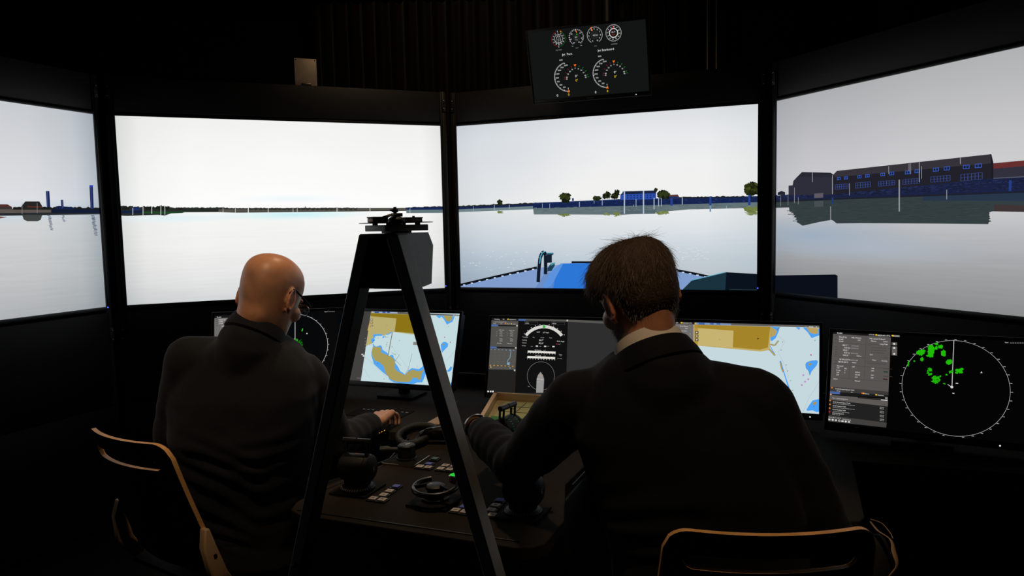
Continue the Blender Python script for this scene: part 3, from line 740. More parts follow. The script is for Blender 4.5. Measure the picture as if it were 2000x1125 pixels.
def art_radar_right(a):
    a.crop(1600, 630, 5.11)
    # side panel: grey menu block, alert list
    SBR = [(140, 112), (716, 146), (690, 698), (108, 640)]
    a.poly([(141, 86), (717, 116), (716, 150), (139, 112)], (22, 22, 22), 1)
    a.poly([(139, 112), (716, 146), (691, 690), (110, 640)], (88, 84, 82), 1)
    a.poly([(110, 640), (691, 690), (690, 725), (108, 690)], (60, 58, 57), 1)
    a.poly([(108, 690), (690, 725), (688, 752), (107, 722)], (26, 26, 26), 1)
    a.poly([(107, 722), (688, 768), (684, 838), (103, 770)], (92, 88, 86), 1)
    a.poly([(103, 770), (684, 838), (668, 1048), (88, 985)], (34, 33, 33), 1)
    a.poly([(92, 925), (674, 1000), (668, 1048), (88, 985)], (66, 64, 63), 2)
    a.poly([(108, 686), (208, 692), (208, 716), (107, 710)], (70, 100, 160), 3)
    a.poly([(385, 745), (688, 772), (688, 782), (385, 755)], (24, 24, 24), 3)
    for (x0, y0, x1, y1) in ((140, 200, 465, 218), (136, 336, 450, 352), (132, 410, 700, 462), (118, 545, 690, 590), (470, 210, 712, 232), (465, 388, 700, 412), (470, 140, 450, 560), (305, 430, 296, 552)):
        a.line([(x0, y0), (x1, y1)], 2.2, (58, 55, 54), 3)
    W = (228, 228, 226)
    for st, x, y, h, c in (('Radar', 180, 103, 15, W), ('08:53:40 UTC', 582, 128, 14, (240, 240, 235)), ('Head Up', 200, 143, 14, W), ('REL Motion', 325, 150, 13, W), ('Off', 385, 176, 12, W), ('6 NM', 198, 166, 13, W), ('COSP', 197, 188, 12, W),
        ('T01 X-Band X-Band 1', 500, 160, 12, W), ('Master', 518, 184, 12, W), ('Adjust', 640, 189, 11, W), ('Long Pulse', 605, 214, 12, W),
        ('135.7 \u00b0', 235, 226, 15, W), ('0.0 kn', 253, 250, 15, W), ('192.0 \u00b0', 240, 275, 14, W), ('0.0 kn', 250, 300, 15, W), ('000.0 \u00b0', 238, 325, 14, W), ('0.0 kn', 375, 333, 12, W),
        ("56\u00b009.222' N", 203, 366, 13, W), ("010\u00b035.333' E", 192, 391, 13, W), ('Adjust', 326, 398, 11, W), ('AUTO LOG', 322, 232, 9, (190, 188, 186)), ('AUTO LOG', 320, 256, 9, (190, 188, 186)), ('AUTO LOG', 316, 306, 9, (190, 188, 186)), ('AUTO GPS', 312, 374, 10, (200, 198, 196)),
        ('Ground', 178, 431, 13, W), ('Off', 175, 451, 12, W), ('12 min', 172, 475, 12, W), ('Off', 172, 498, 12, W), ('Off', 170, 521, 12, W), ('REL', 252, 458, 11, W), ('T', 252, 480, 11, W), ('T', 250, 503, 11, W), ('Off', 328, 441, 12, W),
        ('ARPA', 358, 495, 12, W), ('All AIS', 358, 520, 12, W), ('Off', 356, 544, 12, W), ('Off', 522, 457, 12, W), ('Off', 519, 481, 12, W), ('Off', 517, 526, 12, W), ('Off', 515, 551, 12, W), ('Off', 505, 321, 12, W), ('Video', 527, 373, 11, W), ('Overlay', 622, 381, 11, W),
        ('Select', 140, 560, 12, W), ('Manual', 356, 581, 12, W), ('G-25 Ground Speed Valid', 160, 660, 12, W), ('Silence', 175, 681, 9, W), ('Ack', 315, 694, 9, W), ('Alarms', 450, 709, 11, W), ('Cautions...', 582, 723, 11, W),
        ('View', 132, 752, 10, W), ('Acknowledge', 172, 757, 10, W), ('Prio', 262, 766, 10, W), ('G-25 Ground Speed Valid', 138, 791, 11, W), ('G-25 Position Valid', 136, 829, 11, W), ('G-25 Heading Valid', 134, 866, 11, W), ('MOB/SOS Expired', 132, 902, 10, W),
        ('Showing operator input warnings and notes', 138, 807, 8, (200, 200, 198)), ('Showing operator input warnings and notes', 136, 845, 8, (200, 200, 198)), ('Showing operator input warnings', 134, 884, 8, (200, 200, 198)), ('Event received', 132, 916, 8, (200, 200, 198)),
        ('Entry No. 1 - 4 of 16', 95, 943, 10, W), ('1 Old Cautions', 230, 964, 10, W)):
        a.text(st, x, y, h, c)
    for y in (845, 885, 925, 963):
        for d in (0, 14): a.text('08:53:40', 605, y + d, 8, (205, 205, 203))
    for y, x in ((120, 0), (160, 0), (232, 0), (260, 0), (282, 0), (310, 0), (370, 0), (394, 0), (440, 0), (464, 0), (488, 0), (512, 0)):
        a.lrect(168 + x, y + 10, 22, 4, (56, 54, 53), 3)
    for x, y, l in ((480, 225, 40), (520, 250, 150), (520, 276, 150), (520, 300, 130), (640, 352, 50), (478, 408, 200), (635, 462, 90), (640, 537, 90), (330, 172, 20), (330, 575, 30)):
        a.line([(x, y), (x + l, y + l * .05)], 3.5, (58, 56, 55), 4)
    a.lrect(664, 493, 40, 11, (16, 58, 44), 4); a.lrect(660, 566, 42, 11, (60, 16, 20), 4)
    a.lrect(525, 119, 58, 24, (60, 58, 56), 2); a.text('UTC+01', 498, 119, 10, (215, 215, 210))
    a.disc(570, 123, 9, (238, 196, 30), 5); a.disc(733, 130, 10, (238, 196, 30), 5); a.lrect(772, 134, 54, 18, (150, 148, 140), 4); a.text('0.06 nm', 748, 134, 10, (40, 40, 40), 8)
    for x, y, c in ((128, 650, (226, 120, 24)), (109, 778, (232, 130, 24)), (107, 816, (232, 130, 24)), (105, 854, (232, 130, 24)), (102, 890, (206, 30, 60)), (430, 706, (236, 90, 60)), (442, 707, (240, 160, 50)), (569, 721, (240, 190, 60)), (117, 717, (230, 170, 110))): a.lrect(x, y, 14, 13, c, 5)
    for k, x in enumerate((102, 135, 167, 201, 233, 265, 298)):
        y = 967 + k * 4.2
        (a.disc(x, y, 10, (214, 214, 212), 5) if k in (1, 3, 5) else a.lrect(x, y, 20, 16, (200, 200, 198), 5))
    a.disc(201, 980, 6, (66, 64, 63), 6)
    a.lrect(671, 755, 22, 20, (140, 138, 134), 5)
    a.lrect(650, 775, 60, 8, (220, 220, 218), 5)
    a.line([(190, 84 + 20), (240, 106)], 0.1, W, 4)
    for y in (213, 254, 285, 314): a.lrect(750, y, 48, 30, (96, 92, 88), 3)
    for y in (213, 254, 314): a.disc(749, y, 9, (226, 226, 222), 5)
    # the scope
    a.crop(1740, 640, 4.327)
    radar_ring(a, 537, 508, (534, 105), (993, 508), (545, 913), (80, 470))
    a.line([(532, 105), (516, 500)], 6, (176, 176, 176), 4)
    a.disc(515, 502, 11, (216, 210, 206), 6); a.line([(480, 480), (512, 502)], 4, (220, 220, 220), 5)
    G = (32, 186, 6); r = random.Random(3)
    for cx, cy, rx, ry in ((252, 212, 28, 26), (275, 198, 16, 12), (262, 268, 14, 18), (337, 170, 24, 28), (335, 205, 24, 34), (332, 238, 26, 14), (350, 190, 14, 40), (385, 138, 14, 10), (383, 172, 12, 16), (418, 162, 18, 16), (428, 152, 10, 8), (443, 217, 20, 27), (452, 232, 12, 12), (488, 290, 20, 24), (510, 288, 6, 20), (575, 362, 24, 16), (600, 350, 12, 10), (590, 375, 16, 12), (556, 382, 12, 10), (198, 283, 7, 6), (146, 322, 8, 5), (148, 300, 6, 20), (470, 398, 9, 7), (418, 411, 7, 8), (448, 472, 7, 5), (456, 476, 8, 3)):
        a.blob(cx, cy, rx, ry, G, 5, n=20, rough=.5)
    for k in range(70):
        t = r.uniform(0, 6.28); q = r.random() ** .5; a.blob(378 + 34 * q * math.cos(t), 440 + 32 * q * math.sin(t), r.uniform(4, 9), r.uniform(3, 6), G, 6, n=8, rough=.6)
    for k in range(34):
        t = r.uniform(0, 6.28); q = r.random() ** .5; a.blob(328 + 22 * q * math.cos(t), 374 + 34 * q * math.sin(t), r.uniform(4, 8), r.uniform(3, 6), G, 6, n=8, rough=.6)
    for k in range(14): a.blob(510 + r.uniform(-16, 14), 372 + r.uniform(-10, 14), 5, 5, G, 6, n=8)
    a.poly([(765, 368), (774, 384), (757, 384)], (200, 200, 200), 5); a.lrect(558, 471, 18, 8, (200, 200, 200), 5); a.lrect(528, 555, 14, 7, (200, 200, 200), 5)
    a.text('View', 962, 125, 9, (220, 220, 220))
    for x in (1014, 1034, 1054, 1074, 1094, 1114): a.lrect(x, 130, 12, 11, (86, 86, 86), 4)

def art_radar_left(a):
    a.crop(400, 590, 7.143)
    a.poly([(134, 195), (520, 170), (520, 212), (134, 226)], (24, 24, 24), 1)
    a.poly([(134, 226), (520, 212), (520, 1080), (134, 1080)], (110, 108, 106), 1)
    a.text('Radar', 172, 211, 17); a.text('Head Up', 196, 247, 18); a.text('6 NM', 198, 272, 17); a.text('COSP', 196, 298, 17); a.text('135.7 \u00b0', 240, 340, 18)
    for y in (250, 275, 300, 330): a.lrect(170, y, 34, 5, (60, 58, 57), 4)
    radar_ring(a, 1260, 610, (1290, 168), (1718, 600), (1230, 1056), (802, 620), tick=8, w=5)
    a.line([(1260, 165), (1260, 620)], 9, (170, 170, 170), 5); a.disc(1261, 620, 12, (226, 220, 216), 7)
    G = (36, 205, 20); D = (18, 104, 12)
    a.poly([(1350, 405), (1362, 368), (1372, 372), (1362, 410)], (40, 225, 20), 5); a.disc(1425, 440, 9, (215, 210, 205), 5)
    a.poly([(1072, 575), (1116, 590), (1118, 606), (1070, 590)], G, 5)
    a.poly([(1050, 538), (1058, 548), (1048, 554)], G, 5)
    a.poly([(1195, 515), (1216, 545), (1206, 575), (1172, 566), (1172, 548)], (38, 190, 24), 5)
    a.poly([(1165, 580), (1196, 592), (1202, 628), (1178, 622), (1160, 604)], (30, 170, 22), 5)
    r = random.Random(5)
    for k in range(60):
        t = r.uniform(-70, 130); q0 = r.uniform(40, 60); q1 = q0 + r.uniform(20, 66)
        p0 = a.polar(1261, 616, q0, t); p1 = a.polar(1261, 616, q1, t + r.uniform(-3, 3)); a.lline([p0, p1], r.uniform(6, 12) * a.scale_at((1261, 616)), G if (-60 < t < 25 and r.random() < .6) else D, 4)
    a.poly([(1290, 664), (1315, 656), (1338, 684), (1310, 690)], G, 5)
    a.text('View', 1668, 136, 13); 
    for x in (1715, 1738, 1760, 1782, 1804): a.lrect(x, 132, 16, 14, (92, 92, 92), 4)
    a.poly([(1600, 105), (1836, 97), (1836, 1000), (1780, 1071), (1600, 1071)], (9, 9, 10), 0)

SEA = (196, 216, 221); LAND = (196, 172, 104); GOLD = (164, 130, 36); SHOAL = (86, 162, 238)
def chart_frame(a, bar, buttons):
    pass

def art_chart_left(a):
    a.crop(690, 590, 5.922)
    S = (196, 219, 223); Ld = (168, 154, 88); Ld2 = (184, 172, 112); G = (140, 116, 22); B = (82, 164, 240); K = (70, 74, 70)
    a.poly([(-90, 90), (208, 103), (60, 1100), (-260, 1100)], (66, 65, 63), 1)
    a.poly([(208, 103), (1240, 148), (1240, 164), (206, 126)], (92, 90, 86), 6)
    a.poly([(212, 106), (515, 118), (515, 134), (210, 124)], (150, 170, 200), 7); 
    for x0, x1 in ((250, 300), (342, 376), (392, 426)): a.poly([(x0, 112), (x1, 114), (x1, 128), (x0, 126)], (52, 88, 160), 8)
    a.disc(224, 116, 7, (236, 196, 60), 8)
    a.text('View', 1114, 154, 10, (225, 225, 225)); 
    for x in (1160, 1178, 1196, 1216): a.lrect(x, 157, 11, 10, (180, 180, 180), 8)
    a.poly([(206, 126), (1240, 164), (1135, 990), (92, 898)], S, 0)
    # upper land and the darker reserved block
    a.poly([(206, 126), (846, 150), (818, 384), (690, 376), (470, 346), (430, 348), (426, 368), (380, 370), (372, 384), (340, 388), (330, 372), (240, 374), (228, 398), (236, 420), (210, 430), (214, 460), (230, 470), (190, 486), (150, 508)], Ld2, 2)
    a.poly([(200, 128), (836, 150), (806, 368), (700, 362), (480, 342), (500, 192), (205, 166)], G, 3)
    a.poly([(208, 164), (500, 190), (478, 344), (165, 330)], Ld2, 4)
    a.poly([(150, 508), (180, 300), (206, 170), (230, 172), (232, 370), (238, 420), (210, 430), (214, 462), (230, 470)], Ld2, 4)
    a.poly([(238, 372), (338, 372), (340, 390), (300, 392), (260, 394), (246, 420), (254, 440), (232, 470), (222, 476), (208, 440), (210, 424), (238, 414), (228, 392)], B, 5)
    a.poly([(342, 398), (366, 388), (356, 416), (340, 418)], B, 5); a.poly([(424, 350), (448, 346), (446, 360), (430, 362), (420, 376), (382, 380), (378, 370), (420, 366)], B, 5)
    # the island with its shoals
    a.poly([(230, 486), (262, 516), (320, 500), (334, 520), (340, 552), (400, 590), (406, 630), (440, 612), (464, 616), (470, 644), (490, 674), (484, 700), (520, 750), (545, 800), (580, 820), (600, 842), (640, 790), (680, 764), (760, 776), (800, 750), (810, 730), (850, 716), (850, 780), (830, 860), (800, 928), (740, 932), (700, 948), (560, 944), (470, 930), (420, 898), (404, 860), (340, 810), (240, 716), (212, 620), (212, 580), (228, 520)], B, 4)
    a.poly([(230, 516), (262, 518), (322, 524), (330, 586), (390, 612), (440, 632), (474, 664), (486, 700), (478, 764), (520, 806), (600, 846), (640, 802), (690, 782), (740, 800), (790, 796), (830, 770), (836, 764), (790, 830), (780, 900), (750, 896), (748, 878), (690, 876), (668, 910), (640, 926), (500, 922), (430, 892), (408, 860), (382, 836), (350, 740), (310, 700), (250, 676), (222, 620), (218, 560)], Ld, 5)
    a.poly([(720, 940), (740, 930), (790, 934), (800, 948), (900, 960), (900, 970), (700, 952)], S, 6)
    # right hand islands
    a.poly([(955, 155), (1176, 164), (1150, 226), (1085, 262), (1050, 200), (1020, 168), (996, 190)], B, 3); a.poly([(1040, 158), (1150, 164), (1140, 208), (1112, 226), (1080, 218)], Ld, 4)
    a.blob(1056, 500, 46, 40, B, 3, rough=.1); a.poly([(1012, 500), (1102, 480), (1080, 530), (1026, 586)], B, 3); a.blob(1044, 490, 12, 11, (168, 146, 66), 4)
    a.poly([(1080, 800), (1110, 772), (1126, 745), (1148, 752), (1134, 790), (1106, 808)], B, 3); a.poly([(1128, 935), (1140, 920), (1140, 985), (1124, 960)], B, 3); a.poly([(1146, 850), (1155, 846), (1152, 890), (1144, 880)], B, 3)
    # breakwaters, tracks and soundings
    a.line([(456, 350), (432, 480), (404, 626)], 8, (122, 116, 78), 7); a.line([(452, 350), (402, 622)], 1.6, K, 8)
    for pts in ([(404, 626), (540, 608)][:1] + [(404, 626)], [(492, 674), (540, 606)], [(486, 668), (552, 734)], [(684, 598), (640, 770), (600, 840)], [(372, 388), (370, 416)], [(372, 402), (406, 408)]): a.line(pts, 3, K, 8)
    for pts in ([(452, 520), (640, 770), (740, 930)], [(120, 622), (240, 720), (420, 905)], [(120, 760), (200, 890)], [(1180, 560), (1060, 700)]): a.line(pts, 1.3, (132, 142, 150), 8)
    for x, y in ((264, 412), (290, 416), (394, 470), (388, 490), (390, 510), (454, 592), (470, 600), (482, 606), (494, 608), (194, 494), (210, 486), (236, 488), (238, 448), (220, 470), (742, 742), (452, 516), (360, 890), (284, 710)): a.disc(x, y, 4, (40, 42, 40), 9)
    a.text('L', 388, 270, 13, (70, 58, 30), 9); a.disc(677, 262, 7, (60, 44, 16), 9); a.disc(538, 446, 6, (190, 120, 180), 9); a.disc(1060, 408, 6, (170, 40, 60), 9); a.disc(1125, 465, 6, (120, 50, 60), 9); a.disc(1104, 283, 4, (60, 130, 70), 9); a.disc(1148, 814, 5, (200, 90, 190), 9)
    a.poly([(698, 460), (765, 466), (762, 500), (692, 496)], (150, 146, 140), 9); 
    for k in range(3): a.line([(702, 470 + k * 9), (758, 475 + k * 9)], 3, (96, 92, 88), 10)
    for y in (205, 240, 280): a.lrect(216, y, 34, 26, (140, 128, 84), 9); a.lrect(216, y, 16, 10, (206, 200, 170), 10)
    a.line([(194, 240), (178, 360)], 5, (238, 150, 40), 9)
    a.lrect(108, 607, 24, 16, (200, 200, 200), 8); a.lrect(122, 624, 20, 16, (220, 220, 220), 8); a.lrect(65, 880, 60, 16, (90, 88, 86), 8)
    for y in range(420, 600, 36): a.lrect(140, y, 10, 12, (110, 108, 104), 8)

def art_chart_right(a):
    a.crop(1300, 610, 5.115)
    S = (196, 216, 222); K = (84, 84, 70); B = (74, 160, 244); Ld = (184, 158, 92)
    a.poly([(-120, 78), (286, 98), (286, 122), (-120, 108)], (28, 28, 28), 3)
    a.poly([(-120, 104), (280, 122), (278, 1100), (-130, 1100)], (112, 110, 108), 2)
    a.text('08:53:40 UTC', 168, 107, 12, (235, 235, 230)); a.disc(159, 105, 8, (238, 196, 30), 6); a.text('12:12', 104, 104, 10)
    a.text('True Motion', 143, 139, 11); a.text('Off', 196, 162, 11); a.text('Orientation', 142, 184, 10); a.disc(245, 216, 3, (210, 210, 210), 5)
    for k in range(22): a.lrect(150 + (k % 3) * 46, 240 + k * 34, 60 + (k * 17) % 50, 4, (80, 78, 76), 4)
    a.poly([(286, 98), (1536, 132), (1536, 154), (286, 122)], (98, 95, 90), 4)
    a.poly([(296, 102), (654, 114), (654, 130), (296, 122)], (120, 146, 190), 5)
    for x0, x1 in ((330, 392), (445, 480), (508, 546)): a.poly([(x0, 104), (x1, 106), (x1, 126), (x0, 122)], (66, 100, 168), 6)
    for x, s in ((400, 'Data'), (486, 'Nav'), (556, 'Coordinates')): a.text(s, x, 116, 9, (235, 235, 230))
    a.disc(300, 112, 7, (240, 200, 40), 6); a.text('View', 1388, 143, 9, (230, 230, 228))
    for x in (1436, 1452, 1468, 1506): a.lrect(x, 146, 11, 10, (190, 190, 188), 7)
    # land blocks
    a.poly([(286, 122), (1048, 144), (1048, 220), (1044, 310), (1040, 376), (950, 392), (500, 350), (286, 330)], (192, 170, 100), 2)
    a.poly([(286, 122), (1046, 144), (1022, 352), (940, 374), (672, 350), (676, 184), (300, 156), (286, 156)], (164, 132, 40), 3)
    a.poly([(328, 158), (678, 184), (672, 354), (322, 330)], (198, 178, 112), 4)
    a.poly([(288, 122), (322, 124), (328, 330), (288, 330)], (178, 146, 58), 3)
    a.line([(286, 122), (284, 700)], 5, (236, 150, 40), 6)
    # harbour arms and shoals
    a.poly([(1046, 144), (1140, 150), (1128, 196), (1100, 258), (1062, 288), (1048, 280), (1048, 250), (1096, 230), (1112, 190), (1060, 152)], B, 3)
    a.poly([(1044, 146), (1062, 150), (1112, 184), (1096, 232), (1052, 250), (1046, 262)], Ld, 4)
    a.line([(1110, 180), (1140, 150)], 7, (120, 116, 90), 5)
    for w, c, L in ((13, (96, 90, 62), 4), (8, (186, 164, 100), 5)): 
        a.line([(1046, 320), (1090, 332), (1128, 284)], w, c, L); a.line([(1034, 366), (1094, 432)], w + 3, c, L); a.line([(1146, 500), (1160, 560), (1176, 600)], w, c, L)
    a.line([(1044, 336), (1090, 420)], 7, B, 3); a.poly([(1142, 486), (1152, 486), (1200, 640), (1240, 760), (1226, 760)], B, 3); a.disc(1146, 494, 8, (80, 150, 220), 6)
    a.poly([(1370, 152), (1536, 158), (1536, 230), (1458, 258), (1420, 200)], B, 3); a.poly([(1405, 152), (1536, 158), (1536, 206), (1490, 220), (1440, 202)], Ld, 4); a.poly([(1522, 170), (1536, 160), (1536, 210), (1524, 200)], B, 5)
    a.poly([(1300, 150), (1346, 152), (1334, 178)], B, 3)
    a.poly([(1398, 520), (1410, 500), (1460, 484), (1510, 480), (1520, 496), (1508, 530), (1456, 590), (1440, 632), (1430, 590), (1402, 556)], B, 3); a.line([(1398, 520), (1410, 500), (1460, 484), (1510, 480), (1520, 496), (1508, 530), (1456, 590), (1440, 632), (1430, 590), (1402, 556), (1398, 520)], 2, (70, 110, 150), 4)
    a.poly([(1428, 512), (1450, 506), (1460, 516), (1444, 534), (1430, 530)], (170, 144, 70), 4)
    a.poly([(1408, 970), (1440, 920), (1470, 880), (1536, 866), (1536, 990), (1510, 998), (1470, 980), (1412, 984)], B, 3); a.poly([(1470, 906), (1496, 892), (1510, 906), (1494, 924), (1476, 926)], (170, 144, 70), 4)
    for pts in ([(1120, 232), (1194, 292), (1124, 404), (1200, 540), (1232, 660)], [(1536, 690), (1430, 860), (1370, 1000)]): a.line(pts, 1.4, (140, 150, 165), 4)
    for x, y in ((1168, 296), (1155, 378), (1205, 526), (1219, 586), (1248, 682), (1270, 780)): a.line([(x - 3, y + 6), (x + 3, y - 6)], 5, (122, 120, 66), 6)
    for x, y in ((1376, 629), (1425, 669), (1394, 694), (1361, 727)): a.disc(x, y, 9, (192, 130, 196), 6)
    a.disc(1452, 427, 7, (196, 30, 70), 6); a.line([(1486, 286), (1500, 278)], 6, (70, 160, 90), 6); a.disc(1482, 938, 4, (60, 80, 110), 6)
    a.text('L', 540, 272, 14, (80, 66, 30), 7); a.disc(923, 264, 7, (50, 36, 14), 7)
    for y in (202, 238, 275): a.lrect(312, y, 34, 28, (92, 84, 58), 7); a.disc(312, y, 7, (220, 216, 200), 8)

def art_conning(a):
    a.crop(930, 610, 6.617)
    W = (222, 222, 218); DK = (16, 16, 16)
    a.poly([(200, 72), (545, 86), (542, 108), (198, 104)], (30, 30, 30), 3)
    a.poly([(198, 100), (546, 112), (540, 180), (194, 172)], (84, 82, 78), 2)
    a.poly([(196, 164), (545, 176), (520, 470), (180, 458)], (82, 80, 76), 1); a.poly([(196, 160), (545, 170), (545, 184), (196, 178)], (26, 26, 26), 3)
    a.poly([(182, 440), (524, 452), (524, 470), (180, 462)], (26, 26, 26), 3)
    a.poly([(180, 462), (524, 470), (504, 750), (162, 738)], (84, 82, 78), 1); a.poly([(162, 736), (504, 742), (503, 766), (160, 760)], (34, 34, 34), 3)
    a.poly([(160, 756), (510, 764), (498, 1040), (140, 1040)], (34, 33, 32), 1)
    a.poly([(546, 84), (2000, 150), (2000, 1100), (500, 1100)], (46, 46, 46), 0)
    a.poly([(546, 90), (1185, 118), (1160, 1050), (500, 1040)], DK, 1)
    a.poly([(546, 84), (1185, 92), (2000, 140), (2000, 165), (1185, 122), (546, 106)], (86, 85, 82), 2)
    a.text('Conning', 238, 88, 15, W); a.text('11/12', 345, 90, 12, W); a.disc(414, 90, 9, (236, 200, 30), 6); a.text('08:53:40 UTC', 428, 93, 12, W)
    a.text('G-25 Ground Speed Valid', 240, 123, 11, (200, 198, 194)); a.text('Silence', 225, 144, 9, W); a.text('Ack', 315, 147, 9, W); a.lrect(382, 147, 22, 10, (226, 110, 50), 6); a.text('Alarms', 400, 148, 9, W); a.disc(456, 149, 7, (240, 190, 40), 6); a.text('Cautions', 470, 151, 9, W)
    for x0, x1, y in ((198, 290, 168), (182, 274, 452)): a.poly([(x0, y - 10), (x1 - 12, y - 8), (x1, y + 12), (x0, y + 10)], (72, 108, 168), 5)
    a.text('Speed', 212, 167, 10, W); a.text('Trends', 196, 453, 10, W); a.poly([(548, 86), (648, 90), (636, 112), (548, 108)], (72, 108, 168), 5); a.text('Heading', 562, 98, 11, W)
    for x, y in ((530, 174), (514, 460), (499, 750), (1179, 107)): a.lrect(x, y, 20, 20, (196, 194, 188), 6)
    for x, dx in ((292, 0), (427, 0)):
        a.text('AUTO LOG', x, 229 + (4 if x > 400 else 0), 10, W)
        for k, y in enumerate((252, 277, 302)): a.text('\u25b2' if False else 'A', x - 28, y, 8, W); a.text('0.0 kn', x + 14, y + 2, 11, W)
        for y in (340, 365): a.text('0.0 kn', x + 14, y + 4, 11, W)
    a.text('Head Up 1', 272, 398, 11, W); a.text('Head Up 2', 404, 403, 11, W)
    for y in (200, 245, 270, 335, 360, 415): a.lrect(212, y, 26, 3, (58, 56, 54), 5)
    for x in (372,): a.line([(x, 215), (x - 6, 420)], 1.5, (64, 62, 60), 5)
    for y in (205, 325): a.line([(250, y), (520, y + 8)], 1.5, (62, 60, 58), 5)
    for k in range(6): a.line([(188 + k * 62, 490), (172 + k * 62, 690)], 1.4, (98, 96, 92), 4)
    for k in range(5): a.line([(184 - k * 4, 515 + k * 40), (514 - k * 4, 527 + k * 40)], 1.4, (98, 96, 92), 4)
    a.line([(440, 485), (452, 490), (446, 540), (438, 590), (412, 618), (402, 645), (440, 655), (400, 660), (436, 668), (398, 672), (432, 680)], 5, (140, 186, 214), 7)
    for k in range(7): a.lrect(197 + k * 48, 480 + k * 2, 18, 8, (116, 150, 190), 6); a.lrect(186 + k * 48, 684 + k * 2.4, 15, 10, (232, 166, 30), 6)
    a.disc(192, 708, 8, (246, 190, 20), 6); a.lrect(440, 719, 14, 8, (150, 200, 230), 6)
    for x, k in ((157, 0), (190, 1), (218, 0)): (a.disc(x, 1023, 11, (226, 226, 224), 6) if k else a.lrect(x, 1023, 22, 20, (222, 222, 220), 6))
    # rate of turn arc
    a.arc(868, 494, 310, 40, -52, 50, (214, 212, 206), 4, 44)
    a.poly([(862, 168), (898, 170), (897, 204), (862, 202)], (70, 178, 84), 6)
    for k in range(-5, 6):
        if k: p = a.polar(868, 494, 342, k * 10.4); s = a.scale_at((868, 494)); a.face([(p[0] - 5 * s, p[1] - 4 * s), (p[0] + 5 * s, p[1] - 4 * s), (p[0] + 5 * s, p[1] + 4 * s), (p[0] - 5 * s, p[1] + 4 * s)], C255(200, 200, 196), 5)
    a.text('Ring 0', 860, 159, 8, (110, 170, 110))
    for x0, x1, y0, y1, s, hd in ((624, 798, 122, 156, 'GYRO', 'Sensor'), (975, 1148, 126, 160, 'Manual', 'Mode')):
        a.line([(x0, y0), (x1, y0 + 4), (x1 - 2, y1 + 4), (x0 - 2, y1), (x0, y0)], 1.8, (84, 84, 84), 5); a.text(s, x0 + 12, (y0 + y1) / 2 + 2, 13, W); a.text(hd, x0 + 22, y0, 7, (150, 150, 150))
    a.text('ROT', 786, 256, 15, W); a.text('3.7\u00b0/min', 862, 260, 18, W)
    for s, x, y, h in (('Trackpilot', 600, 319, 13), ('Set', 734, 323, 13), ('Actual', 832, 326, 13), ('Next', 946, 330, 13), ('Heading', 597, 357, 14), ('Course', 597, 393, 14), ('Radius', 595, 430, 14)): a.text(s, x, y, h, (190, 190, 186))
    a.text('135.7\u00b0', 815, 360, 20, W); a.text('192.0\u00b0', 812, 400, 20, W); a.text('Drift Angle', 1046, 374, 15, W); a.poly([(1036, 409), (1048, 402), (1048, 417)], (226, 30, 90), 6); a.text('---.-\u00b0', 1058, 409, 14, W)
    for x in (708, 816, 922): a.text('-.---', x, 436, 13, W)
    for x in (786, 893, 1000): a.lrect(x, 437 + (x - 786) * .03, 30, 16, (210, 210, 206), 5)
    a.text('Off Course', 758, 488, 13, W); a.text('---.-\u00b0', 872, 490, 11, W); a.text('Off Track', 762, 558, 13, W); a.text('--- m', 868, 563, 11, W)
    a.poly([(668, 494), (1028, 509), (1026, 535), (666, 520)], (226, 224, 216), 5); a.poly([(664, 564), (1022, 579), (1020, 606), (662, 590)], (226, 224, 216), 5)
    for k in range(11):
        a.lrect(668 + k * 35.4, 528 + k * 1.5, 5, 8, W, 6); a.lrect(664 + k * 35.4, 600 + k * 1.5, 7, 9, W, 6)
    a.text('Route', 1072, 543, 11, (200, 200, 196)); a.text('XTD', 1078, 561, 10, (160, 160, 156)); a.text('L --- m', 1056, 595, 13, W)
    a.arc(836, 822, 184, 3.2, 0, 360, (140, 140, 138), 4, 60)
    a.poly([(776, 1040), (784, 860), (800, 812), (834, 770), (866, 816), (880, 868), (868, 1040)], (150, 148, 146), 5)
    a.poly([(832, 812), (842, 822), (832, 832), (824, 822)], (214, 130, 90), 6); a.text('Drift Angle', 786, 862, 13, (220, 220, 216), 7); a.text('L --.-\u00b0', 786, 897, 14, (226, 226, 222), 7); a.text('Pos', 672, 957, 10, W)

def gauge_relative_wind(a):
    a.crop(1020, 30, 6.25)
    W = (216, 216, 216); GR = (150, 150, 150); OR = (250, 116, 24); RD = (150, 24, 48); GN = (14, 140, 28); YL = (240, 196, 20)
    def sc(p): return a.scale_at(p)
    a.arc(443, 287, 92, 4, -172, -12, (130, 20, 34), 3); a.arc(443, 287, 92, 4, 12, 172, (16, 110, 26), 3); a.arc(443, 287, 54, 3, 0, 360, W, 3)
    for k in range(12): a.text(['0', '30', '60', '90', '120', '150', '180', '150', '120', '90', '60', '30'][k], 443, 287, 14, W, align='c', at=a.polar(443, 287, 72, k * 30), stretch=.8)
    a.line([(443, 234), (424, 262), (414, 300), (414, 340), (472, 336), (468, 296), (458, 258), (443, 234)], 3.5, W, 4)
    for y in (264, 290, 312, 334): a.lrect(443, y, 24, 6, (190, 190, 190), 4)
    a.poly([(462, 186), (482, 192), (470, 208)], OR, 5); a.line([(427, 186), (429, 206)], 4, W, 4); a.line([(447, 372), (449, 394)], 4, W, 4)
    a.text('REL WIND', 450, 422, 12, GR, align='c')
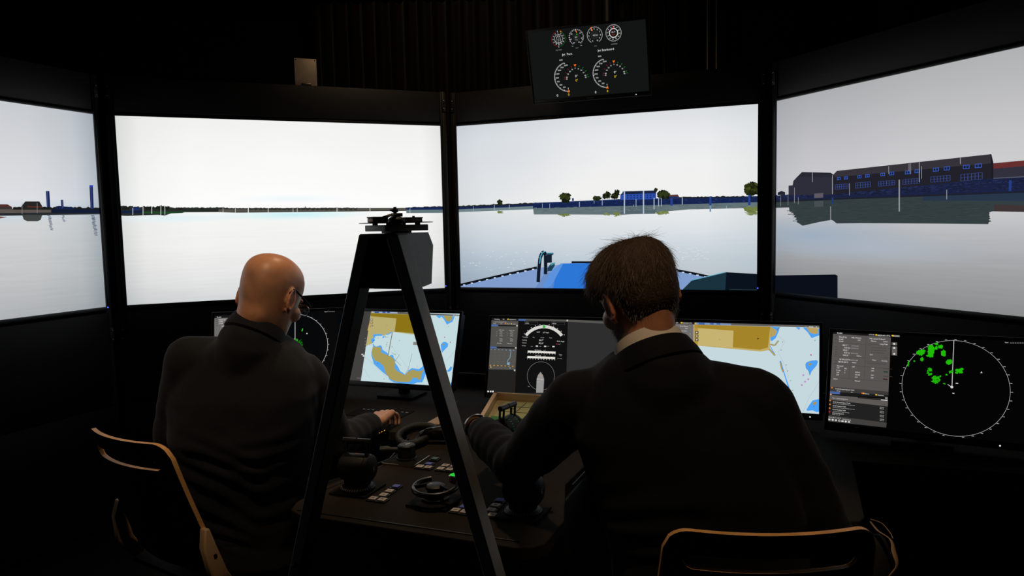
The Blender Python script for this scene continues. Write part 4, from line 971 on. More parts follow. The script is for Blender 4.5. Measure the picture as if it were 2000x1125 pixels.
def gauge_rate_of_turn(a):
    a.crop(1020, 30, 6.25)
    W = (216, 216, 216); GR = (150, 150, 150); OR = (250, 116, 24); RD = (150, 24, 48); GN = (14, 140, 28); YL = (240, 196, 20)
    def sc(p): return a.scale_at(p)
    a.arc(660, 265, 96, 4, -150, 150, (120, 120, 120), 3)
    a.disc(662, 268, 52, (34, 34, 34), 2, 30)
    for k in range(-10, 11): a.lline([a.polar(660, 265, 84, k * 14.6), a.polar(660, 265, 100, k * 14.6)], (5 if k % 2 == 0 else 3) * sc((660, 265)), W, 4)
    for s, x, y in (('0', 652, 190), ('30', 708, 215), ('30', 604, 228), ('60', 728, 277), ('60', 595, 291), ('90', 694, 327), ('90', 636, 334)): a.text(s, x, y, 15, W, align='c')
    a.line([(655, 180), (664, 212)], 9, OR, 5); a.disc(668, 232, 8, (20, 170, 30), 5); a.text('3.\u2080' if False else '3.7', 660, 266, 19, W, align='c'); a.text('\u00b0/min', 663, 298, 13, GR, align='c'); a.text('ROT', 672, 397, 12, GR, align='c'); a.lrect(616, 377, 18, 8, GR, 4); a.lrect(720, 366, 18, 8, GR, 4)
def gauge_log(a):
    a.crop(1020, 30, 6.25)
    W = (216, 216, 216); GR = (150, 150, 150); OR = (250, 116, 24); RD = (150, 24, 48); GN = (14, 140, 28); YL = (240, 196, 20)
    def sc(p): return a.scale_at(p)
    a.arc(885, 240, 99, 7, -150, 150, (160, 160, 160), 3); a.disc(884, 240, 54, (34, 34, 34), 2, 30)
    for k in range(11): a.text(str(k), 885, 240, 19, W, align='c', at=a.polar(885, 240, 76, -155 + k * 31))
    a.line([(838, 146), (858, 190)], 9, OR, 5); a.poly([(830, 150), (848, 140), (848, 160)], OR, 6); a.text('4.2 kn', 893, 240, 19, W, align='c'); a.text('LOG', 895, 373, 12, GR, align='c')
def gauge_compass(a):
    a.crop(1020, 30, 6.25)
    W = (216, 216, 216); GR = (150, 150, 150); OR = (250, 116, 24); RD = (150, 24, 48); GN = (14, 140, 28); YL = (240, 196, 20)
    def sc(p): return a.scale_at(p)
    a.arc(1115, 214, 102, 4, 0, 360, (170, 170, 170), 3); a.arc(1115, 214, 54, 9, 0, 360, (226, 226, 222), 3); a.disc(1115, 214, 50, (30, 28, 28), 2, 30)
    for k in range(36): a.lline([a.polar(1115, 214, 92, k * 10), a.polar(1115, 214, 102, k * 10)], 3 * sc((1115, 214)), W, 4)
    for k in range(12): a.text(str((k * 30 + 140) % 360), 1115, 214, 13, W, align='c', at=a.polar(1115, 214, 77, k * 30 + 8), stretch=.8)
    a.line([(1108, 122), (1110, 166)], 6, (230, 70, 30), 6); a.text('135.7\u00b0', 1115, 203, 16, W, align='c'); a.lrect(1112, 233, 36, 8, (140, 40, 26), 5); a.text('COMPASS', 1125, 349, 13, GR, align='c')
    for k in range(8): a.lline([a.polar(1115, 214, 56, k * 45 + 22), a.polar(1115, 214, 66, k * 45 + 22)], 4 * sc((1115, 214)), W, 4)
def jet_dial(ox, oy, title, tx, ty):
  def draw(a):
      a.crop(1020, 30, 6.25)
      W = (216, 216, 216); GR = (150, 150, 150); OR = (250, 116, 24); RD = (150, 24, 48); GN = (14, 140, 28); YL = (240, 196, 20)
      def sc(p): return a.scale_at(p)
      a.text(title, tx, ty, 27, (224, 224, 224))
      cx, cy = 560 + ox, 752 + oy
      a.text('RPM', 455 + ox, 548 + oy, 16, W)
      a.arc(cx, cy, 177, 13, -10, -180, (142, 142, 142), 3, 40)
      for k in range(9):
          ang = -10 - k * 21.25; a.lline([a.polar(cx, cy, 164, ang), a.polar(cx, cy, 178, ang)], 4 * sc((cx, cy)), (226, 226, 226), 5)
      for s, x, y in (('2000', 534, 609), ('1750', 488, 635), ('1500', 457, 671), ('1250', 437, 715), ('1000', 430, 763), ('750', 442, 809), ('500', 474, 849), ('250', 515, 877), ('0', 563, 890)): a.text(s, x + ox, y + oy, 17, W, align='c')
      for s, x, y in (('0', 648, 645), ('10', 687, 652), ('20', 722, 670), ('30', 750, 697), ('40', 770, 733), ('45', 776, 756), ('10', 612, 660), ('20', 583, 685), ('30', 561, 717), ('40', 547, 755), ('45', 545, 778)): a.text(s, x + ox, y + oy, 16, W, align='c')
      for x, y, dx, dy in ((693, 622, 3, 8), (740, 640, 7, 8), (776, 678, 9, 6), (797, 726, 10, 3), (806, 750, 11, 1)): a.line([(x + ox - dx, y + oy + dy), (x + ox + dx, y + oy - dy)], 5, GN, 4)
      for x, y, dx, dy in ((600, 630, -5, 8), (561, 658, -8, 7), (534, 702, -9, 5), (520, 753, -9, 1), (518, 777, -9, -1)): a.line([(x + ox - dx, y + oy + dy), (x + ox + dx, y + oy - dy)], 5, RD, 4)
      a.poly([(627 + ox, 600 + oy), (662 + ox, 597 + oy), (645 + ox, 626 + oy)], OR, 5)
      a.poly([(552 + ox, 939 + oy), (583 + ox, 937 + oy), (567 + ox, 914 + oy)], OR, 6); a.line([(565 + ox, 900 + oy), (566 + ox, 920 + oy)], 5, OR, 6)
      a.text('0\u00b0', 663 + ox, 740 + oy, 28, W, align='c'); a.text('0\u00b0', 668 + ox, 792 + oy, 28, YL, align='c')
      a.text('0', 432 + ox * .985, 977 + oy * .85, 30, W, align='c'); a.text('0', 570 + ox, 966 + oy * .9, 28, YL, align='c')
  return draw
GAUGES = [gauge_relative_wind, gauge_rate_of_turn, gauge_log, gauge_compass, jet_dial(0, 0, 'Jet  Port', 485, 479), jet_dial(473, -47, 'Jet Starboard', 920, 428)]

make_monitor('radar_monitor', 'dark radar monitor with white range ring behind the bald man', (-1.0, 3.149, -0.498), 8.38, 17.8, art_radar_left, (7, 8, 9))
make_monitor('chart_monitor', 'monitor with a nautical chart seen between the legs of the metal stand', (-0.481, 3.078, -0.499), -21.2, 19.5, art_chart_left, (196, 219, 223))
make_monitor('conning_monitor', 'monitor with a white turn-rate arc and ship outline above the wooden box', (0.155, 2.899, -0.523), -18.5, 14.5, art_conning, (46, 46, 46))
make_monitor('chart_monitor', 'monitor with a nautical chart beside the bearded man\'s right shoulder', (0.784, 2.579, -0.509), -21.1, 17.8, art_chart_right, (196, 216, 222), led=0.238)
make_monitor('radar_monitor', 'rightmost monitor with grey menu and green radar echoes', (1.265, 2.267, -0.519), -30.2, 17.4, art_radar_right, (4, 4, 5), led=0.20)

# overhead gauge monitor hung in front of the bow display
ov = make_monitor('overhead_monitor', 'black monitor with round engine gauges hung above the bow display', (0.405, 3.833, 0.811), -20.2, -16.7, GAUGES, (19, 20, 20), w=0.6, h=0.338, stand=False, led=0.235, group=None)
inv = ov.matrix_world.inverted()
b = MB(); top = ov.matrix_world @ Vector((0, 0.045, 0.17)); wallp = Vector((top.x + 0.36 * 0.42, top.y + 0.93 * 0.42, top.z + 0.05))
b.tube([inv @ top, inv @ wallp], 0.022, 12); b.build('mount_arm', M_BLACK, ov)
b = MB(); b.tube([inv @ (wallp + Vector((0, 0, 0.1))), inv @ Vector((wallp.x, wallp.y, 3.19))], 0.03, 12); b.build('ceiling_pole', M_BLACK, ov)

# ------------------------------------------------------------------ operator console
YAW = math.radians(-21.13)
CU_ = Vector((math.cos(YAW), math.sin(YAW), 0)); CV_ = Vector((-math.sin(YAW), math.cos(YAW), 0))
U0 = -0.87
def W_(du, v, z): return CU_ * (U0 + du) + CV_ * v + Vector((0, 0, z))
def duv(px, py, z):
    """console coordinates of the point of height z seen at a pixel of the photograph"""
    d = ray(px, py); t = (z - EYE) / d.z; p = CAM + d * t
    return (p.dot(CU_) - U0, p.dot(CV_))
CONM = Matrix.Translation(W_(0, 2.2, 0)) @ Matrix.Rotation(YAW, 4, 'Z')
console = thing('operator_console', 'black U-shaped operator console with a middle tongue of ship controls', 'console', mw=CONM)
def K(du, v, z): return Vector((du, v - 2.2, z))
top_out = [(-1.60, 2.98), (-1.60, 2.36), (-1.03, 2.36), (-1.02, 1.90), (-0.98, 1.86), (-0.82, 1.86), (-0.78, 1.90), (-0.74, 2.22), (-0.40, 2.22), (-0.30, 2.10), (-0.28, 1.95), (-0.35, 1.68), (-0.35, 1.56), (-0.33, 1.51), (-0.29, 1.49),
           (0.29, 1.48), (0.325, 1.49), (0.347, 1.52), (0.35, 1.66), (0.28, 1.90), (0.29, 2.10), (0.38, 2.22), (0.74, 2.22), (0.78, 1.90), (0.82, 1.86), (0.98, 1.855), (1.01, 1.87), (1.022, 1.90), (1.022, 2.34), (1.60, 2.36), (1.60, 2.98)]
b = MB().prism(top_out, lambda p: K(p[0], p[1], DESKZ - 0.032), (0, 0, 0.032))
wt = b.build('worktop', M_DESK, console, angle=0.4)
bv = wt.modifiers.new('bevel', 'BEVEL'); bv.width = 0.0025; bv.segments = 2; bv.limit_method = 'ANGLE'
for nm, x0, x1, y0, y1 in (('pedestal', -0.29, 0.29, 1.53, 2.86), ('pedestal', -1.55, -0.86, 2.42, 2.90), ('pedestal', 0.86, 1.55, 2.42, 2.90)):
    MB().box((K((x0 + x1) / 2, (y0 + y1) / 2, (DESKZ - 0.034) / 2)), (x1 - x0, y1 - y0, DESKZ - 0.034), bev=0.006).build(nm, M_BLACK, console)
for s in (-1, 1):
    MB().box(K(s * 0.94, 2.02, (DESKZ - 0.034) / 2), (0.05, 0.06, DESKZ - 0.034), bev=0.006).build('support_leg', M_BLACK, console)
# upright board at the back that hides the cables
MB().box(K(0, 2.965, DESKZ + 0.03), (3.1, 0.018, 0.06), bev=0.003).build('rear_board', M_SHELL, console)
# panel seams, slightly proud strips
for pts in ([(-0.33, 1.66), (-0.27, 1.95), (-0.36, 2.30), (-0.42, 2.70)], [(-0.36, 1.70), (-0.30, 1.95), (-0.39, 2.30)], [(0.30, 1.9), (0.31, 2.2), (0.40, 2.6)]):
    b = MB()
    for p, q in zip(pts[:-1], pts[1:]):
        c = K((p[0] + q[0]) / 2, (p[1] + q[1]) / 2, DESKZ + 0.0006); L_ = math.hypot(q[0] - p[0], q[1] - p[1]); b.box(c, (0.003, L_, 0.0016), rot=RZ(math.atan2(-(q[0] - p[0]), q[1] - p[1])))
    b.build('panel_seam', M_BLACK, console)
# front lip of the tongue
MB().box(K(-0.01, 1.512, DESKZ + 0.0012), (0.60, 0.005, 0.0024), bev=0.001).build('front_lip', M_BLACK, console)

# ------------------------------------------------------------------ push buttons
BT_W = mat('ivory_button_cap', (0.62, 0.52, 0.44), 0.5, noise=(60, 0.1, (1, 1, 1)))
BT_B = mat('blue_button_cap', (0.035, 0.045, 0.42), 0.45, noise=(60, 0.1, (1, 1, 1)))
BT_G = mat('dark_green_button_cap', (0.012, 0.075, 0.05), 0.45, noise=(60, 0.1, (1, 1, 1)))
BT_INK = mat('grey_button_print', (0.16, 0.15, 0.15), 0.6, noise=(60, 0.1, (1, 1, 1)))
BT = {'w': BT_W, 'b': BT_B, 'g': BT_G}
bez_me = MB().box((0, 0, 0.002), (0.0285, 0.0285, 0.004), bev=0.0012).mesh('button')
bez_me.materials.append(M_BLACK)
cap_me = {}
for k in BT:
    cap_me[k] = MB().box((0, 0, 0.0052), (0.0205, 0.0205, 0.0034), bev=0.001).mesh('cap'); cap_me[k].materials.append(BT[k])
ink_me = MB().box((0, 0, 0.0070), (0.009, 0.006, 0.0004)).mesh('legend'); ink_me.materials.append(BT_INK)
def button(x, y, kind):
    px, py = 560 + x / 3.26, 780 + y / 3.26
    d, v = duv(px, py, DESKZ + 0.006)
    o = bpy.data.objects.new('button', bez_me); COL.objects.link(o); o.parent = console; o.location = K(d, v, DESKZ - 0.0002)
    c = bpy.data.objects.new('cap', cap_me[kind]); COL.objects.link(c); c.parent = o
    if kind == 'w':
        l = bpy.data.objects.new('legend', ink_me); COL.objects.link(l); l.parent = o
for x, y, k in ((550, 627, 'w'), (608, 635, 'w'), (617, 605, 'w'), (655, 580, 'w'), (697, 550, 'b'), (848, 424, 'w'), (900, 429, 'w'), (905, 407, 'b'), (942, 375, 'g'), (1010, 418, 'w'), (980, 438, 'w'), (1038, 443, 'w'), (1067, 423, 'w'),
                (1075, 702, 'w'), (1135, 712, 'w'), (1130, 680, 'b'), (1330, 670, 'w'), (1302, 700, 'w'), (1308, 732, 'w'), (1357, 638, 'b')): button(x, y, k)

# ------------------------------------------------------------------ thruster levers
INK = mat('pale_print', (0.55, 0.55, 0.53), 0.6, noise=(60, 0.1, (1, 1, 1)))
GREENPR = mat('green_scale_print', (0.03, 0.30, 0.12), 0.5, emit=((0.01, 0.30, 0.10), 0.12))
REDPR = mat('red_scale_print', (0.4, 0.03, 0.02), 0.5, emit=((0.5, 0.03, 0.01), 0.12))
def flat_text(st, h, depth=0.0006):
    b = MB(); ox = 0; s = h / 0.7; wd = sum(glyph(c)[2] for c in st) * s
    for ch in st:
        v, f, w = glyph(ch)
        b.raw([Vector((ox + p[0] * s - wd / 2, -depth, p[1] * s - h / 2)) for p in v], f); ox += w * s
    return b
def thruster(label, d, v, yaw, handle_tilt, lit=False, plate_yaw=0.0):
    t = thing('thruster_lever', label, 'control lever', W_(d, v, DESKZ), YAW + yaw, 'thruster levers on the console')
    ZC, RD = 0.064, 0.0365
    MB().box((0, 0, 0.003), (0.112, 0.112, 0.006), rot=RZ(plate_yaw - yaw), bev=0.002).build('base_plate', M_PLATE, t)
    MB().lathe([(0.047, 0.006), (0.047, 0.010), (0.040, 0.016), (0.036, 0.018), (0.036, 0.030), (0.0, 0.031)], n=40).build('turntable', M_BLACK, t)
    b = MB()
    for k in range(40):
        a = 2 * math.pi * k / 40; b.box((0.0438 * math.cos(a), 0.0438 * math.sin(a), 0.0132), (0.005, 0.0009, 0.0006), rot=RZ(a) @ RY(0.7))
    b.build('azimuth_scale', INK, t)
    dr = MB().lathe([(0.0, -0.048), (0.026, -0.046), (0.0355, -0.038), (RD, -0.034), (RD, 0.026), (0.0352, 0.029), (0.037, 0.032), (0.0355, 0.042), (0.028, 0.048), (0.0, 0.051)], (0, 0, ZC), (1, 0, 0), 40).build('drum', M_BLACK, t)
    MB().cyl((0, 0, 0.028), (0, 0, 0.052), 0.031, 0.033, 30).build('neck', M_BLACK, t)
    k_ = flat_text('K', 0.013)
    for q in k_.bm.verts: q.co = RZ(math.pi / 2) @ q.co + Vector((0.0513, 0, ZC))
    k_.build('emblem', INK, dr, smooth=False)
    if lit:
        for xx in (-0.012, 0.020):
            b = MB()
            for k in range(9):
                a = math.radians(-100 + 14 * k); b.box((xx, (RD + .0002) * math.sin(a), ZC + (RD + .0002) * math.cos(a)), (0.008, 0.0014, 0.0008), rot=RX(-a))
            b.build('thrust_scale', GREENPR, dr)
    a = math.radians(8); MB().box((0.0, (RD + .0003) * math.sin(a), ZC + (RD + .0003) * math.cos(a)), (0.010, 0.0024, 0.0008), rot=RX(-a)).build('zero_mark', REDPR, dr)
    R = RX(-handle_tilt); o = Vector((0, 0, ZC))
    for s in (-1, 1):
        b = MB()
        for dy in (-0.0075, 0.0075): b.box(o + R @ Vector((s * 0.031, dy, 0.050)), (0.0065, 0.005, 0.036), rot=R, bev=0.001)
        b.box(o + R @ Vector((s * 0.031, 0, 0.034)), (0.0075, 0.021, 0.010), rot=R, bev=0.002)
        b.build('lever_arm', M_BLACK, t)
    b = MB(); b.cyl(o + R @ Vector((-0.041, 0, 0.070)), o + R @ Vector((-0.002, 0, 0.070)), 0.0088, n=20); b.cyl(o + R @ Vector((0.002, 0, 0.070)), o + R @ Vector((0.041, 0, 0.070)), 0.0088, n=20)
    b.cyl(o + R @ Vector((-0.002, 0, 0.070)), o + R @ Vector((0.002, 0, 0.070)), 0.007, n=16)
    b.build('grip', M_GLOSSB, t)
    return t
d, v = duv(699, 957, DESKZ); thruster('thruster lever with upright grip, nearest the left leg of the metal stand', d, v, math.radians(5), math.radians(4), plate_yaw=math.radians(0))
d, v = duv(1022, 1003, DESKZ); thruster('thruster lever half hidden under the bearded man\'s left sleeve', d, v, math.radians(-4), math.radians(60), plate_yaw=math.radians(0))
d, v = duv(990, 835, DESKZ + 0.064); thruster('thruster lever with green scale marks in front of the wooden box', d, v, math.radians(76), math.radians(-4), lit=True, plate_yaw=math.radians(0))

# ------------------------------------------------------------------ ring joystick with a green lamp
d, v = duv(851, 980, DESKZ)
t = thing('ring_joystick', 'black C-shaped ring joystick with a glowing green button', 'joystick', W_(d, v, DESKZ), YAW)
MB().box((0, 0.0, 0.004), (0.115, 0.115, 0.006), bev=0.002).build('base_plate', M_PLATE, t)
MB().lathe([(0.036, 0.007), (0.036, 0.014), (0.026, 0.018), (0.020, 0.026), (0.022, 0.034), (0.026, 0.037), (0.026, 0.043), (0.021, 0.046), (0.0, 0.0465)], n=36).build('hub', M_BLACK, t)
MB().tube([(0.056 * math.cos(a), 0.056 * math.sin(a), 0.040 + 0.004 * math.sin(a)) for a in [math.radians(128 + 280 * i / 44) for i in range(45)]], 0.0068, 14).build('ring', M_GLOSSB, t)
for ang in (200, 340):
    a = math.radians(ang); MB().tube([(0.022 * math.cos(a), 0.022 * math.sin(a), 0.045), (0.054 * math.cos(a), 0.054 * math.sin(a), 0.040)], 0.006, 10, flat=(0.6, 1.2)).build('spoke', M_BLACK, t)
ft = flat_text('K', 0.011)
for q in ft.bm.verts: q.co = RX(-math.pi / 2) @ q.co + Vector((-0.010, 0.0, 0.0472))
ft.build('emblem', INK, t, smooth=False)
gx, gy = 0.056 * math.cos(math.radians(50)), 0.056 * math.sin(math.radians(50))
lb = MB().lathe([(0.012, 0.036), (0.0155, 0.040), (0.0160, 0.056), (0.0135, 0.058), (0.0130, 0.056), (0.0, 0.0555)], (gx, gy, 0.004), n=28).build('lamp_button', M_CHROME, t)
MB().lathe([(0.0125, 0.0), (0.0125, 0.002), (0.008, 0.0042), (0.0, 0.005)], (gx, gy, 0.0598), n=24).build('lens', emis('green_lamp', (0.02, 0.60, 0.05), 1.0), lb)

# ------------------------------------------------------------------ knob controller on a square plate
d, v = duv(793, 900, DESKZ)
t = thing('knob_controller', 'black knob with a side grip on a light-edged square plate', 'knob', W_(d, v, DESKZ), YAW)
b = MB().box((0, 0.0, 0.003), (0.105, 0.105, 0.006), bev=0.0012); b.build('base_plate', M_PLATE, t)
MB().box((0, -0.0535, 0.003), (0.105, 0.0018, 0.0055)).build('edge_trim', M_CHROME, t); MB().box((0.0535, 0, 0.003), (0.0018, 0.105, 0.0055)).build('edge_trim', M_CHROME, t)
MB().lathe([(0.031, 0.006), (0.031, 0.010), (0.028, 0.012), (0.026, 0.034), (0.024, 0.040), (0.027, 0.041), (0.027, 0.047), (0.023, 0.050), (0.0, 0.0505)], (0.0, 0.006, 0), n=36).build('knob', M_BLACK, t)
MB().tube([(-0.02, 0.002, 0.032), (-0.045, -0.010, 0.033), (-0.055, -0.014, 0.033), (-0.076, -0.022, 0.033)], [0.008, 0.008, 0.0125, 0.0115], 16).build('grip', M_BLACK, t)
MB().box((0.004, 0.008, 0.0507), (0.006, 0.016, 0.0006), rot=RZ(-0.5)).build('pointer_print', INK, t)
MB().tube([(0.030, -0.006, 0.0105), (0.036, -0.009, 0.0105), (0.040, -0.014, 0.0105)], 0.0022, 8).build('clip', M_CHROME, t)

# ------------------------------------------------------------------ radio handset with coiled cord
d, v = duv(850, 850, DESKZ + 0.02)
t = thing('radio_handset', 'black radio handset with a coiled cord beside the knob', 'handset', W_(d, v, DESKZ), YAW)
b = MB(); b.tube([(-0.045, -0.02, 0.022), (-0.02, -0.012, 0.026), (0.02, 0.0, 0.028), (0.06, 0.012, 0.028), (0.085, 0.02, 0.022)], [0.012, 0.021, 0.026, 0.026, 0.016], 18, flat=(0.85, 1.1)); b.build('body', M_GLOSSB, t)
MB().box((0.02, -0.022, 0.03), (0.035, 0.008, 0.014), rot=RZ(0.28), bev=0.003).build('talk_key', M_CHROME if False else M_BLACK, t)
MB().tube([(-0.035, -0.035, 0.03), (-0.02, -0.03, 0.046), (0.0, -0.02, 0.05)], 0.0022, 8).build('wire_clip', M_METAL, t)
MB().box((0.015, 0.0, 0.006), (0.12, 0.07, 0.012), rot=RZ(0.28), bev=0.004).build('cradle', M_BLACK, t)
path = []
ctrl = [duv(x, y, DESKZ + 0.016) for x, y in ((838, 853), (822, 862), (806, 868), (792, 868), (781, 862), (777, 854), (780, 847), (790, 840), (806, 834), (824, 832), (840, 833), (852, 838))]
ctrl = [(p[0] - d, p[1] - v) for p in ctrl]
def catmull(pts, n):
    out = []
    for i in range(len(pts) - 1):
        p0, p1, p2, p3 = pts[max(i - 1, 0)], pts[i], pts[i + 1], pts[min(i + 2, len(pts) - 1)]
        for k in range(n):
            s = k / n; out.append(tuple(0.5 * ((2 * p1[j]) + (-p0[j] + p2[j]) * s + (2 * p0[j] - 5 * p1[j] + 4 * p2[j] - p3[j]) * s * s + (-p0[j] + 3 * p1[j] - 3 * p2[j] + p3[j]) * s ** 3) for j in range(len(p1))))
    out.append(tuple(pts[-1])); return out
cl = catmull(ctrl, 30); coil = []; RC = 0.0115
for i, p in enumerate(cl):
    q = cl[min(i + 1, len(cl) - 1)]; pr = cl[max(i - 1, 0)]; tx, ty = q[0] - pr[0], q[1] - pr[1]; l = math.hypot(tx, ty) or 1; nx, ny = -ty / l, tx / l
    for j in range(3):
        a = (i * 3 + j) * 0.72; f = j / 3; x = p[0] + (q[0] - p[0]) * f; y = p[1] + (q[1] - p[1]) * f
        coil.append((x + nx * RC * math.cos(a), y + ny * RC * math.cos(a), 0.0155 + RC * math.sin(a)))
MB().tube(coil, 0.0027, 6).build('coiled_cord', M_BLACK, t, angle=None)

# tan pad and pointing-device plate lying on the worktop
d, v = duv(857, 826, DESKZ)
pad = MB().box((0, 0, 0.006), (0.05, 0.13, 0.012), bev=0.002).build('notepad', mat('tan_card', (0.42, 0.30, 0.18), 0.7, noise=(20, 0.12, (1, 1, 1))))
pad.matrix_world = Matrix.Translation(W_(d, v + 0.01, DESKZ)) @ Matrix.Rotation(YAW + 0.02, 4, 'Z'); tag(pad, 'small tan pad behind the radio handset', 'pad')
d, v = duv(745, 806, DESKZ)
t = thing('trackball_panel', 'flat dark pointing panel under the bald man\'s right hand', 'panel', W_(d, v - 0.01, DESKZ), YAW)
MB().box((0, 0, 0.0015), (0.23, 0.13, 0.003), bev=0.001).build('plate', M_PLATE, t)
for dx in (-.09, -.07, -.05, .08, .10): MB().box((dx, 0.03, 0.0033), (0.010, 0.004, 0.0006)).build('legend', INK, t)

# ------------------------------------------------------------------ shallow wooden box with papers under clear sheet
RIM = EYE - 0.640; BOT = DESKZ + 0.001
TL = duv(965, 765, RIM); FL = duv(931, 822, RIM)
wid_b = 0.40; fr_inset = FL[0] - TL[0]
TR = (TL[0] + wid_b, TL[1]); FR = (TL[0] + wid_b - fr_inset, FL[1])
t = thing('wooden_box', 'shallow pale wooden box of papers in front of the turn-rate monitor', 'box', W_(0, 0, 0), YAW)
c0 = W_(0, 0, 0)
t.location = W_((TL[0] + TR[0]) / 2, (TL[1] + FL[1]) / 2, DESKZ); oc = ((TL[0] + TR[0]) / 2, (TL[1] + FL[1]) / 2)
def kb(p, z): return Vector((p[0] - oc[0], p[1] - oc[1], z - DESKZ))
def wall_(p, q, th, inward):
    nx, ny = inward; l = math.hypot(nx, ny); nx, ny = nx / l * th, ny / l * th
    b = MB(); b.raw([kb(p, BOT), kb(q, BOT), kb((q[0] + nx, q[1] + ny), BOT), kb((p[0] + nx, p[1] + ny), BOT), kb(p, RIM), kb(q, RIM), kb((q[0] + nx, q[1] + ny), RIM), kb((p[0] + nx, p[1] + ny), RIM)],
                    [(0, 1, 2, 3), (4, 5, 6, 7), (0, 1, 5, 4), (1, 2, 6, 5), (2, 3, 7, 6), (3, 0, 4, 7)])
    return b
wall_(TL, TR, 0.014, (0, -1)).build('back_board', M_PINE, t); wall_(TL, FL, 0.014, (1, 0.25)).build('side_board', M_PINE, t); wall_(TR, FR, 0.014, (-1, 0.25)).build('side_board', M_PINE, t)
RIM_keep = RIM; RIM = RIM - 0.016; wall_(FL, FR, 0.012, (0, 1)).build('front_strip', M_BLACK, t); RIM = RIM_keep
MB().prism([(TL[0] + .012, TL[1] - .012), (TR[0] - .012, TR[1] - .012), (FR[0] - .010, FR[1] + .01), (FL[0] + .010, FL[1] + .01)], lambda p: kb(p, RIM - 0.034), (0, 0, 0.005)).build('bottom_board', M_PINE, t)
def quadp(f0, f1, g0, g1, z):     # inside the box: f across, g from back to front
    def pt(f, g):
        L_ = (TL[0] + (FL[0] - TL[0]) * g, TL[1] + (FL[1] - TL[1]) * g); R_ = (TR[0] + (FR[0] - TR[0]) * g, L_[1]); return (L_[0] + (R_[0] - L_[0]) * f, L_[1])
    return MB().prism([pt(f0, g0), pt(f1, g0), pt(f1, g1), pt(f0, g1)], lambda p: kb(p, z), (0, 0, 0.0012))
yp = quadp(.13, .93, .06, .62, RIM - 0.0285).build('paper', mat('yellowish_paper', (0.78, 0.72, 0.40), 0.7, noise=(14, 0.15, (1, 1, 1))), t)
gp = quadp(.10, .93, .60, .86, RIM - 0.0270).build('paper', mat('green_paper', (0.08, 0.40, 0.10), 0.7, noise=(14, 0.15, (1, 1, 1))), t)
inkm = mat('brown_pencil_ink', (0.12, 0.09, 0.05), 0.8, noise=(20, 0.1, (1, 1, 1)))
for f in (.35, .58, .78): quadp(f, f + .006, .08, .60, RIM - 0.0271).build('ruled_line', inkm, t)
for g in (.24, .42): quadp(.15, .91, g, g + .006, RIM - 0.0271).build('ruled_line', inkm, t)
for s, f, g in (('1', .24, .17), ('3', .46, .17), ('5', .68, .17), ('7', .84, .17), ('2', .28, .34), ('5', .52, .34)):
    q = flat_text(s, 0.028); qx = TL[0] + (FL[0] - TL[0]) * g + wid_b * f * (1 - .5 * g); qy = TL[1] + (FL[1] - TL[1]) * g
    for w_ in q.bm.verts: w_.co = RX(-math.pi / 2) @ w_.co + kb((qx, qy), RIM - 0.0262)
    q.build('handwriting', inkm, t, smooth=False)
def clear_mat(name, tint, gloss):
    m = bpy.data.materials.new(name); m.use_nodes = True; nt = m.node_tree; nt.nodes.remove(nt.nodes['Principled BSDF'])
    tr = nt.nodes.new('ShaderNodeBsdfTransparent'); tr.inputs[0].default_value = (*tint, 1)
    g = nt.nodes.new('ShaderNodeBsdfGlossy'); g.inputs['Roughness'].default_value = 0.04
    mx = nt.nodes.new('ShaderNodeMixShader'); mx.inputs[0].default_value = gloss
    nt.links.new(tr.outputs[0], mx.inputs[1]); nt.links.new(g.outputs[0], mx.inputs[2]); nt.links.new(mx.outputs[0], nt.nodes['Material Output'].inputs[0])
    return m
glm = clear_mat('clear_acrylic', (0.93, 0.97, 0.94), 0.05)
quadp(.05, .95, .05, .93, RIM - 0.020).build('clear_sheet', glm, t)

# ------------------------------------------------------------------ A-shaped metal stand with a bearing sight on top
AF = Matrix.Translation(W_(0.0225, 1.42, 0)) @ Matrix.Rotation(YAW, 4, 'Z')
t = thing('bearing_stand', 'grey A-shaped metal stand between the two seated men', 'stand', mw=AF)
AT = EYE - 0.014; LEGW, LEGD = 0.030, 0.046
def halfw(z): return 0.0475 + (AT - z) * 0.289
for s in (-1, 1):
    ring = []
    for z in (0.60, AT):
        h = halfw(z); ring.append([(s * h, -LEGD / 2, z), (s * (h - LEGW), -LEGD / 2, z), (s * (h - LEGW), LEGD / 2, z), (s * h, LEGD / 2, z)])
    lg = MB().loft(ring)
    for f in lg.bm.faces:
        c = f.calc_center_median()
        if abs(c.y) < 0.001 and abs(c.x) < halfw(c.z) - LEGW * 0.9: f.material_index = 1
    o = lg.build('leg', [M_STEEL, M_BLACK], t, angle=0.3)
    bvm = o.modifiers.new('bevel', 'BEVEL'); bvm.width = 0.003; bvm.segments = 2; bvm.limit_method = 'ANGLE'
    for z in (0.63, 0.66):
        MB().lathe([(0.007, 0), (0.007, 0.003), (0.004, 0.005)], (s * (halfw(z) - LEGW / 2), -LEGD / 2, z), (0, -1, 0), 6).build('bolt', M_METAL, o)
zc = EYE - 0.133
MB().box((0, 0.032, 0.585), (0.60, 0.135, 0.045), bev=0.003).build('base_beam', M_LOWER, t)
fp = [(-halfw(AT) + .028, AT), (halfw(AT) - .028, AT), (halfw(zc) - .028, zc), (-halfw(zc) + .028, zc)]
MB().prism(fp, lambda p: (p[0], 0.004, p[1]), (0, 0.012, 0)).build('front_plate', M_BLACK, t)
MB().box((0, 0, AT - 0.004), (2 * halfw(AT) - 0.004, LEGD, 0.010), bev=0.002).build('top_bar', M_STEEL, t)
MB().box((0, -0.006, zc + 0.004), (2 * halfw(zc) - 0.05, 0.014, 0.008), bev=0.001).build('cross_bar', M_STEEL, t)
MB().lathe([(0.0095, 0), (0.0095, 0.002), (0.006, 0.006), (0.0045, 0.006), (0.004, 0.004)], (0.026, 0.003, zc + 0.025), (0, -1, 0), 20).build('lock_screw', M_METAL, t)
